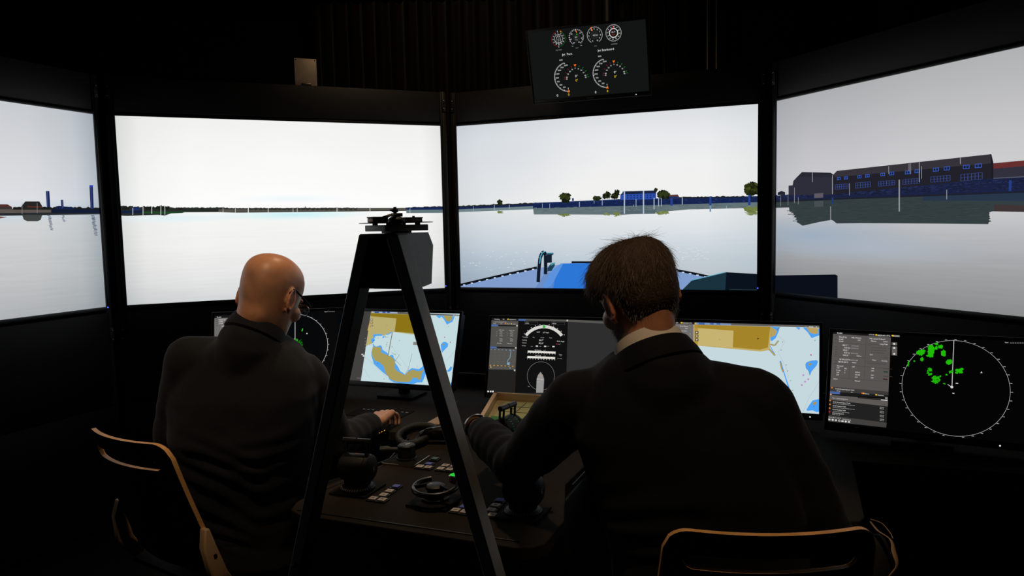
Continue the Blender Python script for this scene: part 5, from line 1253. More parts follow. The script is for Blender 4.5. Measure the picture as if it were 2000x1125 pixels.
# box behind the front plate, chamfered rear edge
zb2 = EYE - 0.137
side = [(0.0275, AT), (0.127, AT + 0.001), (0.150, AT - 0.030), (0.136, zb2 + 0.004), (0.10, zb2), (0.0275, zb2)]
def sidepoly(sgn):
    out = []
    for y, z in side: out.append((sgn * (halfw(AT) - 0.003), y, z))
    return out
A_, B_ = sidepoly(-1), sidepoly(1); n = len(A_)
MB().raw(A_ + B_, [tuple(range(n)), tuple(range(2 * n - 1, n - 1, -1))] + [(i, (i + 1) % n, n + (i + 1) % n, n + i) for i in range(n)]).build('rear_box', M_STEEL, t, angle=0.3)
# bearing sight
bs = thing('bearing_sight', 'dark bearing sight with round plate on top of the A-shaped stand', 'instrument', AF @ Vector((0.006, 0.048, AT + 0.001)), math.radians(35))
MB().box((0, 0, 0.003), (0.05, 0.05, 0.006), bev=0.001).build('foot', M_BLACK, bs)
MB().box((0, 0, 0.0115), (0.105, 0.105, 0.0135), bev=0.0015).build('slab', M_STEEL, bs)
for x, y in ((-.035, -.035), (.035, -.035), (-.035, .035), (.035, .035), (0, 0)):
    MB().cyl((x, y, 0.018), (x, y, 0.0225), 0.006 if x else 0.014, n=16).build('spacer', M_BLACK, bs)
MB().lathe([(0.0, 0.0222), (0.082, 0.0222), (0.082, 0.0240), (0.0, 0.0240)], n=64).build('azimuth_ring', M_METAL, bs)
MB().lathe([(0.018, 0.024), (0.018, 0.031), (0.012, 0.036), (0.0, 0.037)], n=28).build('pivot', M_BLACK, bs)
MB().box((-0.050, -0.012, 0.0290), (0.036, 0.030, 0.0095), bev=0.001).build('sight_block', mat('dark_brass', (0.16, 0.10, 0.05), 0.4, metal=0.6, noise=(40, 0.2, (1, 1, 1))), bs)
MB().box((-0.050, -0.012, 0.0352), (0.038, 0.032, 0.003), bev=0.0008).build('sight_cover', M_BLACK, bs)
MB().box((0.044, 0.012, 0.0280), (0.044, 0.026, 0.008), bev=0.001).build('sight_block', M_STEEL, bs); MB().box((0.044, 0.012, 0.0335), (0.046, 0.028, 0.003), bev=0.0008).build('sight_cover', M_BLACK, bs)
MB().cyl((0.050, 0.012, 0.034), (0.050, 0.012, 0.038), 0.003, n=10).build('screw', M_BLACK, bs)
for dy in (-0.014, 0.008): MB().tube([(-0.034, -0.012 + dy, 0.036), (-0.01, dy + 0.004, 0.041), (0.006, dy * .6 + 0.004, 0.043)], 0.0018, 8).build('sight_arm', M_METAL, bs)
MB().box((0.004, 0.004, 0.0405), (0.020, 0.020, 0.008), bev=0.001).build('hinge_block', M_BLACK, bs)
MB().lathe([(0.004, 0.040), (0.004, 0.046), (0.0075, 0.047), (0.0075, 0.053), (0.004, 0.054), (0.0035, 0.058), (0.0, 0.0585)], (0, 0.004, 0), n=20).build('knob', M_BLACK, bs)
MB().tube([(-0.012, 0.004, 0.051), (0.0, 0.004, 0.050)], 0.0022, 10).build('knob_pin', M_BLACK, bs)

# ------------------------------------------------------------------ chairs with slotted plywood backs
def chair_back_mesh():
    hw0, hw1, H0 = 0.190, 0.216, 0.40     # half width at top / bottom, height of the back
    th = 0.013; rc = 0.042
    xs = sorted(set([-1, 1] + [round(-1 + 2 * i / 44, 5) for i in range(45)]))
    sl0, sl1 = -0.80, 0.80
    def topz(s):
        x = abs(s) * hw0
        if x > hw0 - rc: k = x - (hw0 - rc); return H0 - rc + math.sqrt(max(0, rc * rc - k * k))
        return H0
    def slot(s):
        if abs(s) >= 0.80: return None
        k = min(1.0, (0.80 - abs(s)) / 0.09); hh = 0.0155 * math.sqrt(max(0.0, 1 - (1 - k) ** 2))
        return (H0 - 0.064 - hh, H0 - 0.064 + hh)
    verts = {}; V = []; F = []
    def vid(s, z):
        key = (round(s, 5), round(z, 5))
        if key not in verts: verts[key] = len(V); V.append((s, z))
        return verts[key]
    zlow = [0, 0.08, 0.16, 0.24, 0.29]
    for s0, s1 in zip(xs[:-1], xs[1:]):
        for z0, z1 in zip(zlow[:-1], zlow[1:]): F.append((vid(s0, z0), vid(s1, z0), vid(s1, z1), vid(s0, z1)))
        a, c = slot(s0), slot(s1); mid = H0 - 0.064
        a = a or (mid, mid); c = c or (mid, mid)
        q = [vid(s0, 0.29), vid(s1, 0.29), vid(s1, c[0]), vid(s0, a[0])]; F.append(tuple(dict.fromkeys(q)))
        q = [vid(s0, a[1]), vid(s1, c[1]), vid(s1, topz(s1)), vid(s0, topz(s0))]; F.append(tuple(dict.fromkeys(q)))
    bm = bmesh.new()
    def pos(s, z, off):
        hw = hw1 + (hw0 - hw1) * z / H0; x = s * hw
        y = 0.040 * s * s - 0.27 * (z - H0) - 0.115 + 0.16 * (z - H0) ** 2 + off
        return Vector((x, y, z))
    f_ = [bm.verts.new(pos(s, z, 0)) for s, z in V]; k_ = [bm.verts.new(pos(s, z, -th)) for s, z in V]
    edges = {}
    for f in F:
        bm.faces.new([f_[i] for i in f]); bm.faces.new([k_[i] for i in reversed(f)])
        for i in range(len(f)):
            e = (f[i], f[(i + 1) % len(f)]); key = tuple(sorted(e)); edges.setdefault(key, []).append(e)
    for key, l in edges.items():
        if len(l) == 1:
            i, j = l[0]; nf = bm.faces.new((f_[j], f_[i], k_[i], k_[j])); nf.material_index = 1
    bmesh.ops.recalc_face_normals(bm, faces=bm.faces)
    me = bpy.data.meshes.new('backrest'); bm.to_mesh(me); bm.free()
    return me
CH_BACK = chair_back_mesh()
def make_chair(label, back_top, facing_az, top_h):
    """back_top: point under the middle of the top edge of the back"""
    fw = Vector((math.sin(facing_az), math.cos(facing_az), 0))
    org = Vector((back_top[0], back_top[1], 0)) + fw * 0.27
    t = thing('plywood_chair', label, 'chair', org, -facing_az, 'plywood chairs of the two operators')
    zb = top_h - 0.40
    o = bpy.data.objects.new('backrest', CH_BACK); COL.objects.link(o); o.parent = t; o.location = (0, -0.21, zb)
    if not CH_BACK.materials:
        CH_BACK.materials.append(M_SHELL); CH_BACK.materials.append(M_WOODEDGE)
        CH_BACK.polygons.foreach_set('use_smooth', [True] * len(CH_BACK.polygons)); CH_BACK.set_sharp_from_angle(angle=0.6)
    for sx in (-1, 1):
        for zz in (0.27, 0.02):
            MB().lathe([(0.0055, 0), (0.0055, 0.0015), (0.003, 0.003)], (sx * 0.135, -0.224 - 0.16 * zz + 0.12 * zz * zz + 0.0195, zb + zz), (0, -1, 0), 12).build('screw', M_METAL, o) if False else None
    # tan side brackets that carry the back and sweep down under the seat
    for sx in (-1, 1):
        path = [(0.216, -0.215, zb + 0.150), (0.224, -0.214, zb + 0.10), (0.234, -0.196, zb + 0.02), (0.228, -0.160, zb - 0.04), (0.21, -0.12, 0.428), (0.17, 0.02, 0.428)]
        w = [0.006, 0.018, 0.024, 0.026, 0.024, 0.018]
        rings = []
        for (x, y, z), ww in zip(path, w): rings.append([(sx * (x - 0.016), y - ww, z - (0.0)), (sx * (x + 0.010), y - ww, z), (sx * (x + 0.014), y + ww, z), (sx * (x - 0.012), y + ww, z)])
        bo = MB().loft(rings).build('side_bracket', M_BEIGE, t)
        sd = bo.modifiers.new('bevel', 'BEVEL'); sd.width = 0.004; sd.segments = 2
        MB().lathe([(0.005, 0), (0.005, 0.0016), (0.002, 0.002)], (sx * 0.2405, -0.205, zb + 0.075), (sx, 0, 0), 12).build('screw', M_BLACK, bo)
    b = MB(); rs = []
    for k in range(9):
        y = -0.20 + 0.42 * k / 8; z = 0.452 + 0.012 * math.cos(k / 8 * math.pi) - 0.02 * max(0, k / 8 - .8) * 5; hw = 0.205 if 0 < k < 8 else 0.18
        rs.append([(-hw, y, z - 0.012), (hw, y, z - 0.012), (hw, y, z), (-hw, y, z)])
    b.loft(rs); b.build('seat', M_SHELL, t)
    MB().cyl((0, 0, 0.10), (0, 0, 0.43), 0.026, n=20).build('gas_column', M_METAL, t)
    MB().box((0, 0, 0.43), (0.20, 0.24, 0.018), bev=0.004).build('seat_plate', M_BLACK, t)
    for k in range(5):
        a = 2 * math.pi * k / 5 + 0.3; e = Vector((0.27 * math.cos(a), 0.27 * math.sin(a), 0.075))
        lg = MB().tube([(0.02 * math.cos(a), 0.02 * math.sin(a), 0.115), (0.15 * math.cos(a), 0.15 * math.sin(a), 0.10), tuple(e)], [0.022, 0.018, 0.014], 10).build('base_leg', M_METAL, t)
        tn = Vector((-math.sin(a), math.cos(a), 0))
        MB().cyl(Vector((e.x, e.y, 0.030)) - tn * 0.018, Vector((e.x, e.y, 0.030)) + tn * 0.018, 0.030, n=20).cyl((e.x, e.y, 0.030), (e.x, e.y, 0.076), 0.008, n=10).build('castor', M_BLACK, lg)
    return t
make_chair('black plywood chair with slotted back at the lower left, beside the bald man', (-1.060, 2.040), math.radians(33.5), EYE - 0.555)
make_chair('black plywood chair with slotted back behind the bearded man', (0.459, 1.330), math.radians(1.5), EYE - 0.553)

# loose looped strap with a dark pouch hanging by the right chair
def pxp(px, py, Y):
    d = ray(px, py); return CAM + d * (Y / d.y)
t = thing('strap_bag', 'dark pouch with looped tan strap hanging beside the bearded man\'s chair', 'bag', pxp(1715, 1120, 1.62))
o_ = t.location.copy()
s1 = catmull([tuple(pxp(x, y, Y) - o_) for x, y, Y in ((1700, 1019, 1.66), (1716, 1038, 1.64), (1740, 1055, 1.60), (1746, 1078, 1.58), (1752, 1102, 1.57), (1745, 1118, 1.57), (1730, 1136, 1.58))], 8)
MB().tube(s1, [0.004 + 0.0025 * math.sin(i / len(s1) * 9) ** 2 for i in range(len(s1))], 8, flat=(0.35, 1.5)).build('strap', M_BEIGE, t, angle=None)
s2 = catmull([tuple(pxp(x, y, Y) - o_) for x, y, Y in ((1700, 1014, 1.68), (1722, 1022, 1.67), (1738, 1040, 1.64), (1744, 1052, 1.62))], 8)
MB().tube(s2, 0.0011, 6).build('strap_edge', M_BEIGE, t, angle=None)
MB().ellipsoid(pxp(1712, 1112, 1.66) - o_, (0.035, 0.03, 0.085), n=22).build('pouch', mat('dark_fabric_pouch', (0.006, 0.006, 0.006), 0.8, noise=(60, 0.2, (1, 1, 1))), t)

# ------------------------------------------------------------------ people
HEADT = [(-0.122, 0.062, 0.030, 0.016), (-0.114, 0.080, 0.010, 0.036), (-0.100, 0.089, -0.012, 0.050), (-0.080, 0.090, -0.040, 0.0585), (-0.060, 0.091, -0.062, 0.0635), (-0.035, 0.093, -0.080, 0.0685),
         (-0.010, 0.092, -0.091, 0.0720), (0.020, 0.094, -0.098, 0.0755), (0.045, 0.095, -0.100, 0.0775), (0.068, 0.089, -0.097, 0.0765), (0.088, 0.076, -0.087, 0.070), (0.104, 0.056, -0.069, 0.057), (0.115, 0.034, -0.046, 0.039), (0.121, 0.012, -0.022, 0.018)]
_HT = np.array(HEADT)
def head_pt(z, phi, off=0.0):
    """point of the head surface at height z; phi clockwise from the face (0) over the right ear (90)"""
    f = np.interp(z, _HT[:, 0], _HT[:, 1]); bk = np.interp(z, _HT[:, 0], _HT[:, 2]); w = np.interp(z, _HT[:, 0], _HT[:, 3])
    cy = (f + bk) / 2; ry = (f - bk) / 2
    s, c = math.sin(phi), math.cos(phi); e = 2 / 2.25
    x = w * math.copysign(abs(s) ** e, s); y = cy + ry * math.copysign(abs(c) ** e, c)
    p = Vector((x, y, z))
    if off:
        n = Vector((x / max(w, .01) ** 2, (y - cy) / max(ry, .01) ** 2, (z - 0.02) / 0.10 ** 2 * (1.0 if z > 0.02 else 0.35))).normalized(); p += n * off
    return p
def head_normal(z, phi):
    a = head_pt(z, phi); b_ = head_pt(z, phi, 0.01); return (b_ - a).normalized()
def head_mb(b, T):
    n = 36
    rings = [[T @ head_pt(z, 2 * math.pi * i / n) for i in range(n)] for z in np.linspace(-0.122, 0.121, 34)]
    b.loft(rings)
    q = T.to_3x3(); s_ = T.to_scale()[0]; R_ = q.normalized() if False else Matrix([[q[i][j] / s_ for j in range(3)] for i in range(3)])
    E_ = lambda c, r, rot=None: b.ellipsoid(T @ Vector(c), [k * s_ for k in r], R_ @ (rot if rot is not None else Matrix.Identity(3)), 16)
    # nose, brow, cheeks, lips, chin
    E_((0, 0.100, -0.012), (0.012, 0.018, 0.026), RX(-0.35)); E_((0, 0.104, -0.030), (0.015, 0.014, 0.011)); E_((0, 0.098, 0.012), (0.009, 0.012, 0.02))
    for s in (-1, 1):
        E_((s * 0.028, 0.086, 0.026), (0.026, 0.014, 0.008)); E_((s * 0.048, 0.056, -0.024), (0.024, 0.034, 0.026)); E_((s * 0.010, 0.104, -0.034), (0.008, 0.010, 0.007))
        # ear: helix ring, bowl and lobe
        er = [(s * (0.0765 + 0.0075 * (1 if 30 < a < 300 else .6)), -0.012 - 0.014 * math.sin(math.radians(a)) * 0.95, -0.006 + 0.030 * math.cos(math.radians(a))) for a in range(0, 360, 24)]
        b.tube([T @ Vector(p) for p in er], 0.0048 * s_, 8, closed=True)
        E_((s * 0.078, -0.012, -0.006), (0.006, 0.013, 0.027)); E_((s * 0.0785, -0.004, -0.036), (0.006, 0.008, 0.010))
    E_((0, 0.090, -0.062), (0.024, 0.012, 0.006)); E_((0, 0.089, -0.071), (0.021, 0.011, 0.006)); E_((0, 0.080, -0.100), (0.022, 0.014, 0.016))
    # nape mass joining the skull to the neck
    E_((0, -0.030, -0.060), (0.046, 0.040, 0.045))

def hand_caps(T, side, curl=0.5, spread=0.12):
    """capsules of a right (side=1) or left (side=-1) hand: wrist at the origin, fingers along +y, palm facing -z"""
    caps = []
    bases = [(-0.030, 0.088), (-0.010, 0.094), (0.011, 0.091), (0.031, 0.082)]
    lens = [(0.040, 0.024, 0.019), (0.045, 0.028, 0.020), (0.042, 0.026, 0.020), (0.033, 0.020, 0.018)]
    rad = [0.0088, 0.0092, 0.0088, 0.0078]
    for k, ((bx, by), ln, r) in enumerate(zip(bases, lens, rad)):
        bx *= side
        caps.append(((bx * 0.55, 0.004, 0.0), (bx, by, 0.004), 0.0150, 0.0120))
        p = Vector((bx, by, 0.004)); ang = -0.15 - curl * 0.35; yaw = side * (k - 1.4) * spread
        for j, l in enumerate(ln):
            d = Vector((math.sin(yaw) * math.cos(ang), math.cos(yaw) * math.cos(ang), math.sin(ang)))
            q = p + d * l; caps.append((tuple(p), tuple(q), r * (1 - .08 * j), r * (1 - .08 * (j + 1)))); p = q; ang -= curl * 0.75
    p = Vector((-0.022 * side, 0.020, -0.006)); q = p + Vector((-0.030 * side, 0.032, -0.010)); r_ = q + Vector((-0.012 * side, 0.030, -0.006)); e = r_ + Vector((0.000 * side, 0.024, -0.004))
    caps += [(tuple(p), tuple(q), 0.0150, 0.0115), (tuple(q), tuple(r_), 0.0110, 0.0098), (tuple(r_), tuple(e), 0.0098, 0.0085)]
    return [(T @ Vector(a), T @ Vector(c), r0, r1) for a, c, r0, r1 in caps]

def frame(origin, ydir, zhint=(0, 0, 1)):
    y = Vector(ydir).normalized(); x = y.cross(Vector(zhint)).normalized(); z = x.cross(y)
    m = Matrix((x, y, z)).transposed().to_4x4(); m.translation = Vector(origin); return m

def remesh(b, voxel, smooth_it, name):
    me = b.mesh(name + '_raw'); ob = bpy.data.objects.new('tmp', me); COL.objects.link(ob)
    m = ob.modifiers.new('r', 'REMESH'); m.mode = 'VOXEL'; m.voxel_size = voxel; m.use_smooth_shade = True
    if smooth_it:
        s = ob.modifiers.new('s', 'SMOOTH'); s.factor = 0.5; s.iterations = smooth_it
    dg = bpy.context.evaluated_depsgraph_get(); out = bpy.data.meshes.new_from_object(ob.evaluated_get(dg)); out.name = name
    bpy.data.objects.remove(ob); bpy.data.meshes.remove(me)
    return out

def coords(me):
    a = np.empty(len(me.vertices) * 3, np.float32); me.vertices.foreach_get('co', a); return a.reshape(-1, 3)
def normals(me):
    a = np.empty(len(me.vertices) * 3, np.float32); me.vertices.foreach_get('normal', a); return a.reshape(-1, 3)
def set_cols(me, arr):
    at = me.color_attributes.new('Col', 'FLOAT_COLOR', 'POINT'); full = np.ones((len(me.vertices), 4), np.float32); full[:, :3] = arr; at.data.foreach_set('color', full.ravel())
def smooth01(x, a, b_):
    t = np.clip((x - a) / (b_ - a), 0, 1); return t * t * (3 - 2 * t)

def torso_rings(rows, fwd, n=40, e=2.4):
    f = Vector((fwd[0], fwd[1], 0)).normalized(); r = Vector((f.y, -f.x, 0)); rings = []
    for z, cx, cy, a, bb in rows:
        ring = []
        for i in range(n):
            t = 2 * math.pi * i / n; c, s = math.cos(t), math.sin(t); k = 2 / e
            ring.append(P(cx, cy, z) + r * a * math.copysign(abs(c) ** k, c) + f * bb * math.copysign(abs(s) ** k, s))
        rings.append(ring)
    return rings

def wrinkle(me, lines, amp=1.0):
    """cloth folds: noise plus ripples round given segments (a, b, wavelength, height, radius)"""
    co = coords(me); no = normals(me); d = np.zeros(len(co))
    x, y, z = co.T
    for fx, fy, fz, ph, w in ((21, 13, 34, 0.3, .0016), (37, 29, 22, 1.7, .0012), (11, 17, 9, 2.2, .0030), (58, 47, 63, .7, .0006)):
        d += w * np.sin(fx * x + 2.1 * np.sin(fy * y + ph)) * np.cos(fz * z + 1.7 * np.sin(fx * .6 * y + ph))
    for a, b_, wl, h, rad in lines:
        a = np.array(a); b_ = np.array(b_); ab = b_ - a; L = np.linalg.norm(ab); u = ab / L
        rel = co - a; t = rel @ u; dist = np.linalg.norm(rel - np.outer(t, u), axis=1)
        m = np.exp(-(np.maximum(0, np.abs(t - L / 2) - L / 2) / .05) ** 2) * np.exp(-(dist / rad) ** 4)
        d += h * m * np.sin(2 * np.pi * t / wl + 1.5 * np.sin(23 * z) + 1.2 * np.sin(17 * x))
    co = co + no * (d * amp)[:, None]
    me.vertices.foreach_set('co', co.astype(np.float32).ravel()); me.update()

def strands(pts, dirs, lens, rad, bend, cols, segs=4):
    """thin hair strands as three-sided tapering tubes"""
    n = len(pts); V = np.zeros((n, segs + 1, 3, 3), np.float32)
    p = pts.copy(); d = dirs / np.linalg.norm(dirs, axis=1)[:, None]
    side = np.cross(d, np.array([0.31, 0.22, 0.92])); side /= np.linalg.norm(side, axis=1)[:, None]; up = np.cross(side, d)
    for k in range(segs + 1):
        r = rad * (1 - 0.75 * k / segs)
        for j in range(3):
            a = 2 * math.pi * j / 3; V[:, k, j] = p + (side * math.cos(a) + up * math.sin(a)) * r[:, None]
        if k < segs:
            p = p + d * (lens / segs)[:, None]; d = d + bend / segs; d /= np.linalg.norm(d, axis=1)[:, None]
    idx = np.arange(n * (segs + 1) * 3).reshape(n, segs + 1, 3); F = []
    for k in range(segs):
        for j in range(3):
            F.append(np.stack([idx[:, k, j], idx[:, k, (j + 1) % 3], idx[:, k + 1, (j + 1) % 3], idx[:, k + 1, j]], 1))
    F = np.concatenate(F); me = bpy.data.meshes.new('hair')
    me.vertices.add(n * (segs + 1) * 3); me.vertices.foreach_set('co', V.ravel())
    me.loops.add(len(F) * 4); me.loops.foreach_set('vertex_index', F.ravel().astype(np.int32))
    me.polygons.add(len(F)); me.polygons.foreach_set('loop_start', np.arange(0, len(F) * 4, 4, dtype=np.int32)); me.polygons.foreach_set('loop_total', np.full(len(F), 4, np.int32))
    me.update(calc_edges=True); set_cols(me, np.repeat(cols, (segs + 1) * 3, axis=0))
    return me

M_SKIN = attr_mat('skin', rough=0.42, spec=0.4, sss=0.12)
M_HAIR = attr_mat('hair_strands', rough=0.5, spec=0.3)
M_SUITL = mat('charcoal_suit_cloth', (0.015, 0.0165, 0.021), 0.85, spec=0.15, sheen=0.04, noise=(220, 0.3, (1, 1, 1)), bump=(700, 0.15))
M_SUITR = mat('midnight_suit_cloth', (0.0036, 0.0044, 0.0066), 0.85, spec=0.15, sheen=0.03, noise=(220, 0.3, (1, 1, 1)), bump=(700, 0.15))
M_SHIRT = mat('white_shirt_cotton', (0.72, 0.66, 0.58), 0.8, spec=0.2, noise=(120, 0.05, (1, 1, 1)), bump=(500, 0.1))
M_SHIRTL = mat('pale_shirt_cotton', (0.60, 0.58, 0.58), 0.8, spec=0.2, noise=(120, 0.05, (1, 1, 1)))
M_SHOE = mat('black_shoe_leather', (0.01, 0.009, 0.008), 0.3, spec=0.5, noise=(30, 0.2, (1, 1, 1)))
M_EYE = mat('eye_white', (0.7, 0.68, 0.65), 0.15, noise=(20, 0.03, (1, 1, 1)))

def ring_band(axis_o, axis_d, fwd, prof, phi0=0, phi1=360, n=48, th=0.004):
    """collar-like band: prof(phi) gives list of (radius, height) points from top to bottom edge"""
    d = Vector(axis_d).normalized(); f = Vector(fwd); f = (f - d * f.dot(d)).normalized(); r = f.cross(d)
    o = Vector(axis_o); rows = []
    for i in range(n + 1):
        ph = math.radians(phi0 + (phi1 - phi0) * i / n); dirv = f * math.cos(ph) + r * math.sin(ph)
        pr = prof(math.degrees(ph)); out = [o + dirv * q + d * h for q, h in pr]; inn = [o + dirv * (q - th) + d * h for q, h in reversed(pr)]
        rows.append(out + inn)
    return MB().loft(rows, cap=True)

def relax(me, mask, it):
    """smooth only where mask is set"""
    co = coords(me).astype(np.float64); n = len(co)
    e = np.empty(len(me.edges) * 2, np.int32); me.edges.foreach_get('vertices', e); e = e.reshape(-1, 2)
    deg = np.bincount(e.ravel(), minlength=n)[:, None].clip(1)
    for _ in range(it):
        acc = np.zeros_like(co)
        for k in range(3):
            acc[:, k] = np.bincount(e[:, 0], co[e[:, 1], k], n) + np.bincount(e[:, 1], co[e[:, 0], k], n)
        co += 0.6 * mask[:, None] * (acc / deg - co)
    me.vertices.foreach_set('co', co.astype(np.float32).ravel()); me.update()

def make_person(label, cfg):
    T = Matrix.Translation(P(*cfg['head'])) @ (RZ(-cfg['az']) @ RX(-cfg['pitch']) @ RY(-cfg['roll'])).to_4x4() @ Matrix.Scale(cfg['hs'], 4)
    fwd = cfg['fwd']; f3 = Vector((fwd[0], fwd[1], 0)).normalized(); r3 = Vector((f3.y, -f3.x, 0))
    hip = cfg['hip']; nb = P(*cfg['neck'])
    b = MB(); head_mb(b, T)
    nk_top = T @ Vector((0, -0.006, -0.030)); b.capsule(nb - Vector((0, 0, 0.03)), nk_top, 0.062 * cfg['nk'], 0.056 * cfg['nk'], 20); b.capsule(nb, T @ Vector((0, 0.02, -0.085)), 0.052 * cfg['nk'], 0.044, 18)
    b.capsule(T @ Vector((0, -0.046, -0.004)), nb - f3 * 0.004, 0.046 * cfg['hs'], 0.064 * cfg['nk'], 20)
    core = torso_rings([(z, cx, cy, a * .80, bb * .78) for z, cx, cy, a, bb in cfg['rows']], fwd); b.loft(core)
    for side, key in ((-1, 'armL'), (1, 'armR')):
        s, e, w, ydir, zh, curl = cfg[key]
        s, e, w = P(*s), P(*e), P(*w)
        b.capsule(s, e, 0.046, 0.038, 18); b.capsule(e, w, 0.038, 0.026, 18)
        for c in hand_caps(frame(w + Vector(ydir).normalized() * 0.004, ydir, zh), side, curl): b.capsule(*c, n=12)
    legs = []
    hipP = P(*hip)
    for s in (-1, 1):
        h = hipP + r3 * s * 0.095; k = h + f3 * 0.40 + r3 * s * 0.06 + Vector((0, 0, 0.0)); k.z = 0.50; an = Vector((k.x, k.y, 0.09)) + f3 * cfg.get('shin', 0.03)
        legs.append((s, h, k, an)); b.capsule(h, k, 0.072, 0.050, 18); b.capsule(k, an, 0.048, 0.034, 18)
        b.capsule(an, an + f3 * 0.13 + Vector((0, 0, -0.045)), 0.030, 0.026, 14)
    me = remesh(b, 0.0034, 3, 'person')
    co = coords(me); loc = (np.c_[co, np.ones(len(co))] @ np.array(T.inverted()).T)[:, :3]
    relax(me, (smooth01(loc[:, 2], -.24, -.2) * (1 - smooth01(loc[:, 1], .0, .03)) * (1 - smooth01(np.abs(loc[:, 0]), .062, .072) * (loc[:, 2] > -.055) * (loc[:, 2] < .04))), 45)
    # skin tone: stubble and beard tint, redder lips and ears
    co = coords(me); loc = (np.c_[co, np.ones(len(co))] @ np.array(T.inverted()).T)[:, :3]
    base = np.array(cfg['skin']); col = np.tile(base, (len(co), 1))
    if cfg['bald']:
        band = smooth01(loc[:, 2], -.055, -.03) * (1 - smooth01(loc[:, 2] - .25 * loc[:, 1], .045, .085)) * (1 - smooth01(loc[:, 1], .0, .05))
        band = band * (.75 + .25 * np.sin(90 * loc[:, 2] + 3 * np.sin(40 * loc[:, 0])))
        col = col * (1 - .42 * band[:, None]) + np.array([.13, .10, .075]) * .42 * band[:, None]
    else:
        jaw = smooth01(loc[:, 1], -.02, .02) * (1 - smooth01(loc[:, 2], -.04, -.01)); col = col * (1 - .6 * jaw[:, None]) + np.array([.10, .085, .07]) * .6 * jaw[:, None]
    lips = np.exp(-((loc[:, 2] + .066) / .010) ** 2 - (loc[:, 0] / .022) ** 2) * (loc[:, 1] > .08); col = col * (1 - .4 * lips[:, None]) + np.array([.45, .13, .10]) * .4 * lips[:, None]
    ear = smooth01(np.abs(loc[:, 0]), .078, .086) * (np.abs(loc[:, 2]) < .05); col = col * (1 - .35 * ear[:, None]) + np.array([.62, .17, .09]) * .35 * ear[:, None]
    fade = smooth01(loc[:, 2], -.16, -.13)
    set_cols(me, np.clip(col, 0.005, 1))
    person = link_mesh('person', me, M_SKIN, None, True, None); tag(person, label, 'person')
    for s in (-1, 1):
        e = MB().ellipsoid(T @ Vector((s * 0.031, 0.080, 0.008)), [0.0115 * cfg['hs']] * 3, n=14).build('eye', M_EYE, person)
        MB().ellipsoid(T @ Vector((s * 0.031, 0.0895, 0.006)), [0.0048 * cfg['hs']] * 3, n=10).build('iris', mat('brown_iris', (0.05, 0.03, 0.02), 0.2, noise=(90, 0.3, (1, 1, 1))), e)
    # jacket
    j = MB(); j.loft(torso_rings(cfg['rows'], fwd))
    cax = Vector(cfg['col_ax']).normalized(); cc = nb + Vector(cfg['col_off']); up_ = cfg['rows'][-3]
    j.capsule(cc - cax * 0.050, P(up_[1], up_[2], up_[0] - 0.04), 0.093 * cfg['cs'], 0.12, 24)
    lines = []
    for key in ('armL', 'armR'):
        s, e, w = [P(*q) for q in cfg[key][:3]]; j.capsule(s, e, cfg['sr'], 0.060, 22)
        cuff = w - (w - e).normalized() * 0.050; j.capsule(e, cuff, 0.063, 0.045, 22)
        c = P(*cfg['rows'][-3][:0] or (cfg['rows'][-3][1], cfg['rows'][-3][2], cfg['rows'][-3][0]))
        j.capsule(s, c, cfg['sr'] * 0.98, 0.09, 20)
        lines += [(s, e, .075, .0010, .12), (e, cuff, .047, .0010, .10)]
        # cuff trimmed flat is hidden by the hand; shirt cuff shows a rim
    h0, h1 = P(cfg['rows'][0][1], cfg['rows'][0][2], cfg['rows'][0][0]), P(cfg['rows'][3][1], cfg['rows'][3][2], cfg['rows'][3][0])
    lines.append((h0, h1, .13, .0012, .30)); lines += cfg.get('folds', [])
    jm = remesh(j, 0.0065, 10, 'jacket'); wrinkle(jm, [(tuple(a), tuple(c), wl, h, rd) for a, c, wl, h, rd in lines])
    jk = link_mesh('jacket', jm, cfg['suit'], person, True, None)
    # collar band folded round the neck, shirt collar inside it
    ax = Vector(cfg['col_ax']).normalized()
    co_ = nb + Vector(cfg['col_off'])
    cs = cfg['cs']
    def prof_j(ph):
        k = 0.5 - 0.5 * math.cos(math.radians(ph))          # 0 front, 1 back
        top = 0.012 + 0.040 * k; r0 = 0.066 + 0.006 * (1 - k)
        return [(r0 * cs, top), (r0 * cs + 0.004, top + 0.002), (r0 * cs + 0.009, top - 0.010), (r0 * cs + 0.015, top - 0.024), (r0 * cs + 0.019, top - 0.040), (r0 * cs + 0.014, top - 0.046)]
    ring_band(co_, ax, f3, prof_j, 55, 305, 60, 0.006).build('collar', cfg['suit'], jk)
    def prof_s(ph):
        k = 0.5 - 0.5 * math.cos(math.radians(ph)); top = 0.022 + cfg['shirt_h'] * k; r0 = 0.0625
        return [(r0 * cs - .001, top), (r0 * cs + .002, top + .001), (r0 * cs + .004, top - .03), (r0 * cs + .005, top - .05)]
    ring_band(co_, ax, f3, prof_s, 78, 282, 60, 0.003).build('shirt_collar', cfg['shirt'], person)
    for key in ('armL', 'armR'):
        s, e, w = [P(*q) for q in cfg[key][:3]]; d_ = (w - e).normalized()
        MB().cyl(w - d_ * 0.04, w + d_ * cfg['cuff'], 0.0345, 0.0335, 28).build('shirt_cuff', cfg['shirt'], person)
    # trousers and shoes
    tb = MB()
    for s, h, k, an in legs: tb.capsule(h, k, 0.090, 0.066, 20); tb.capsule(k, an + Vector((0, 0, .02)), 0.064, 0.052, 20)
    tb.ellipsoid(hipP, (0.18, 0.14, 0.10), RZ(-math.atan2(fwd[0], fwd[1])), 24)
    link_mesh('trousers', remesh(tb, 0.010, 4, 'trousers'), cfg['suit'], person, True, None)
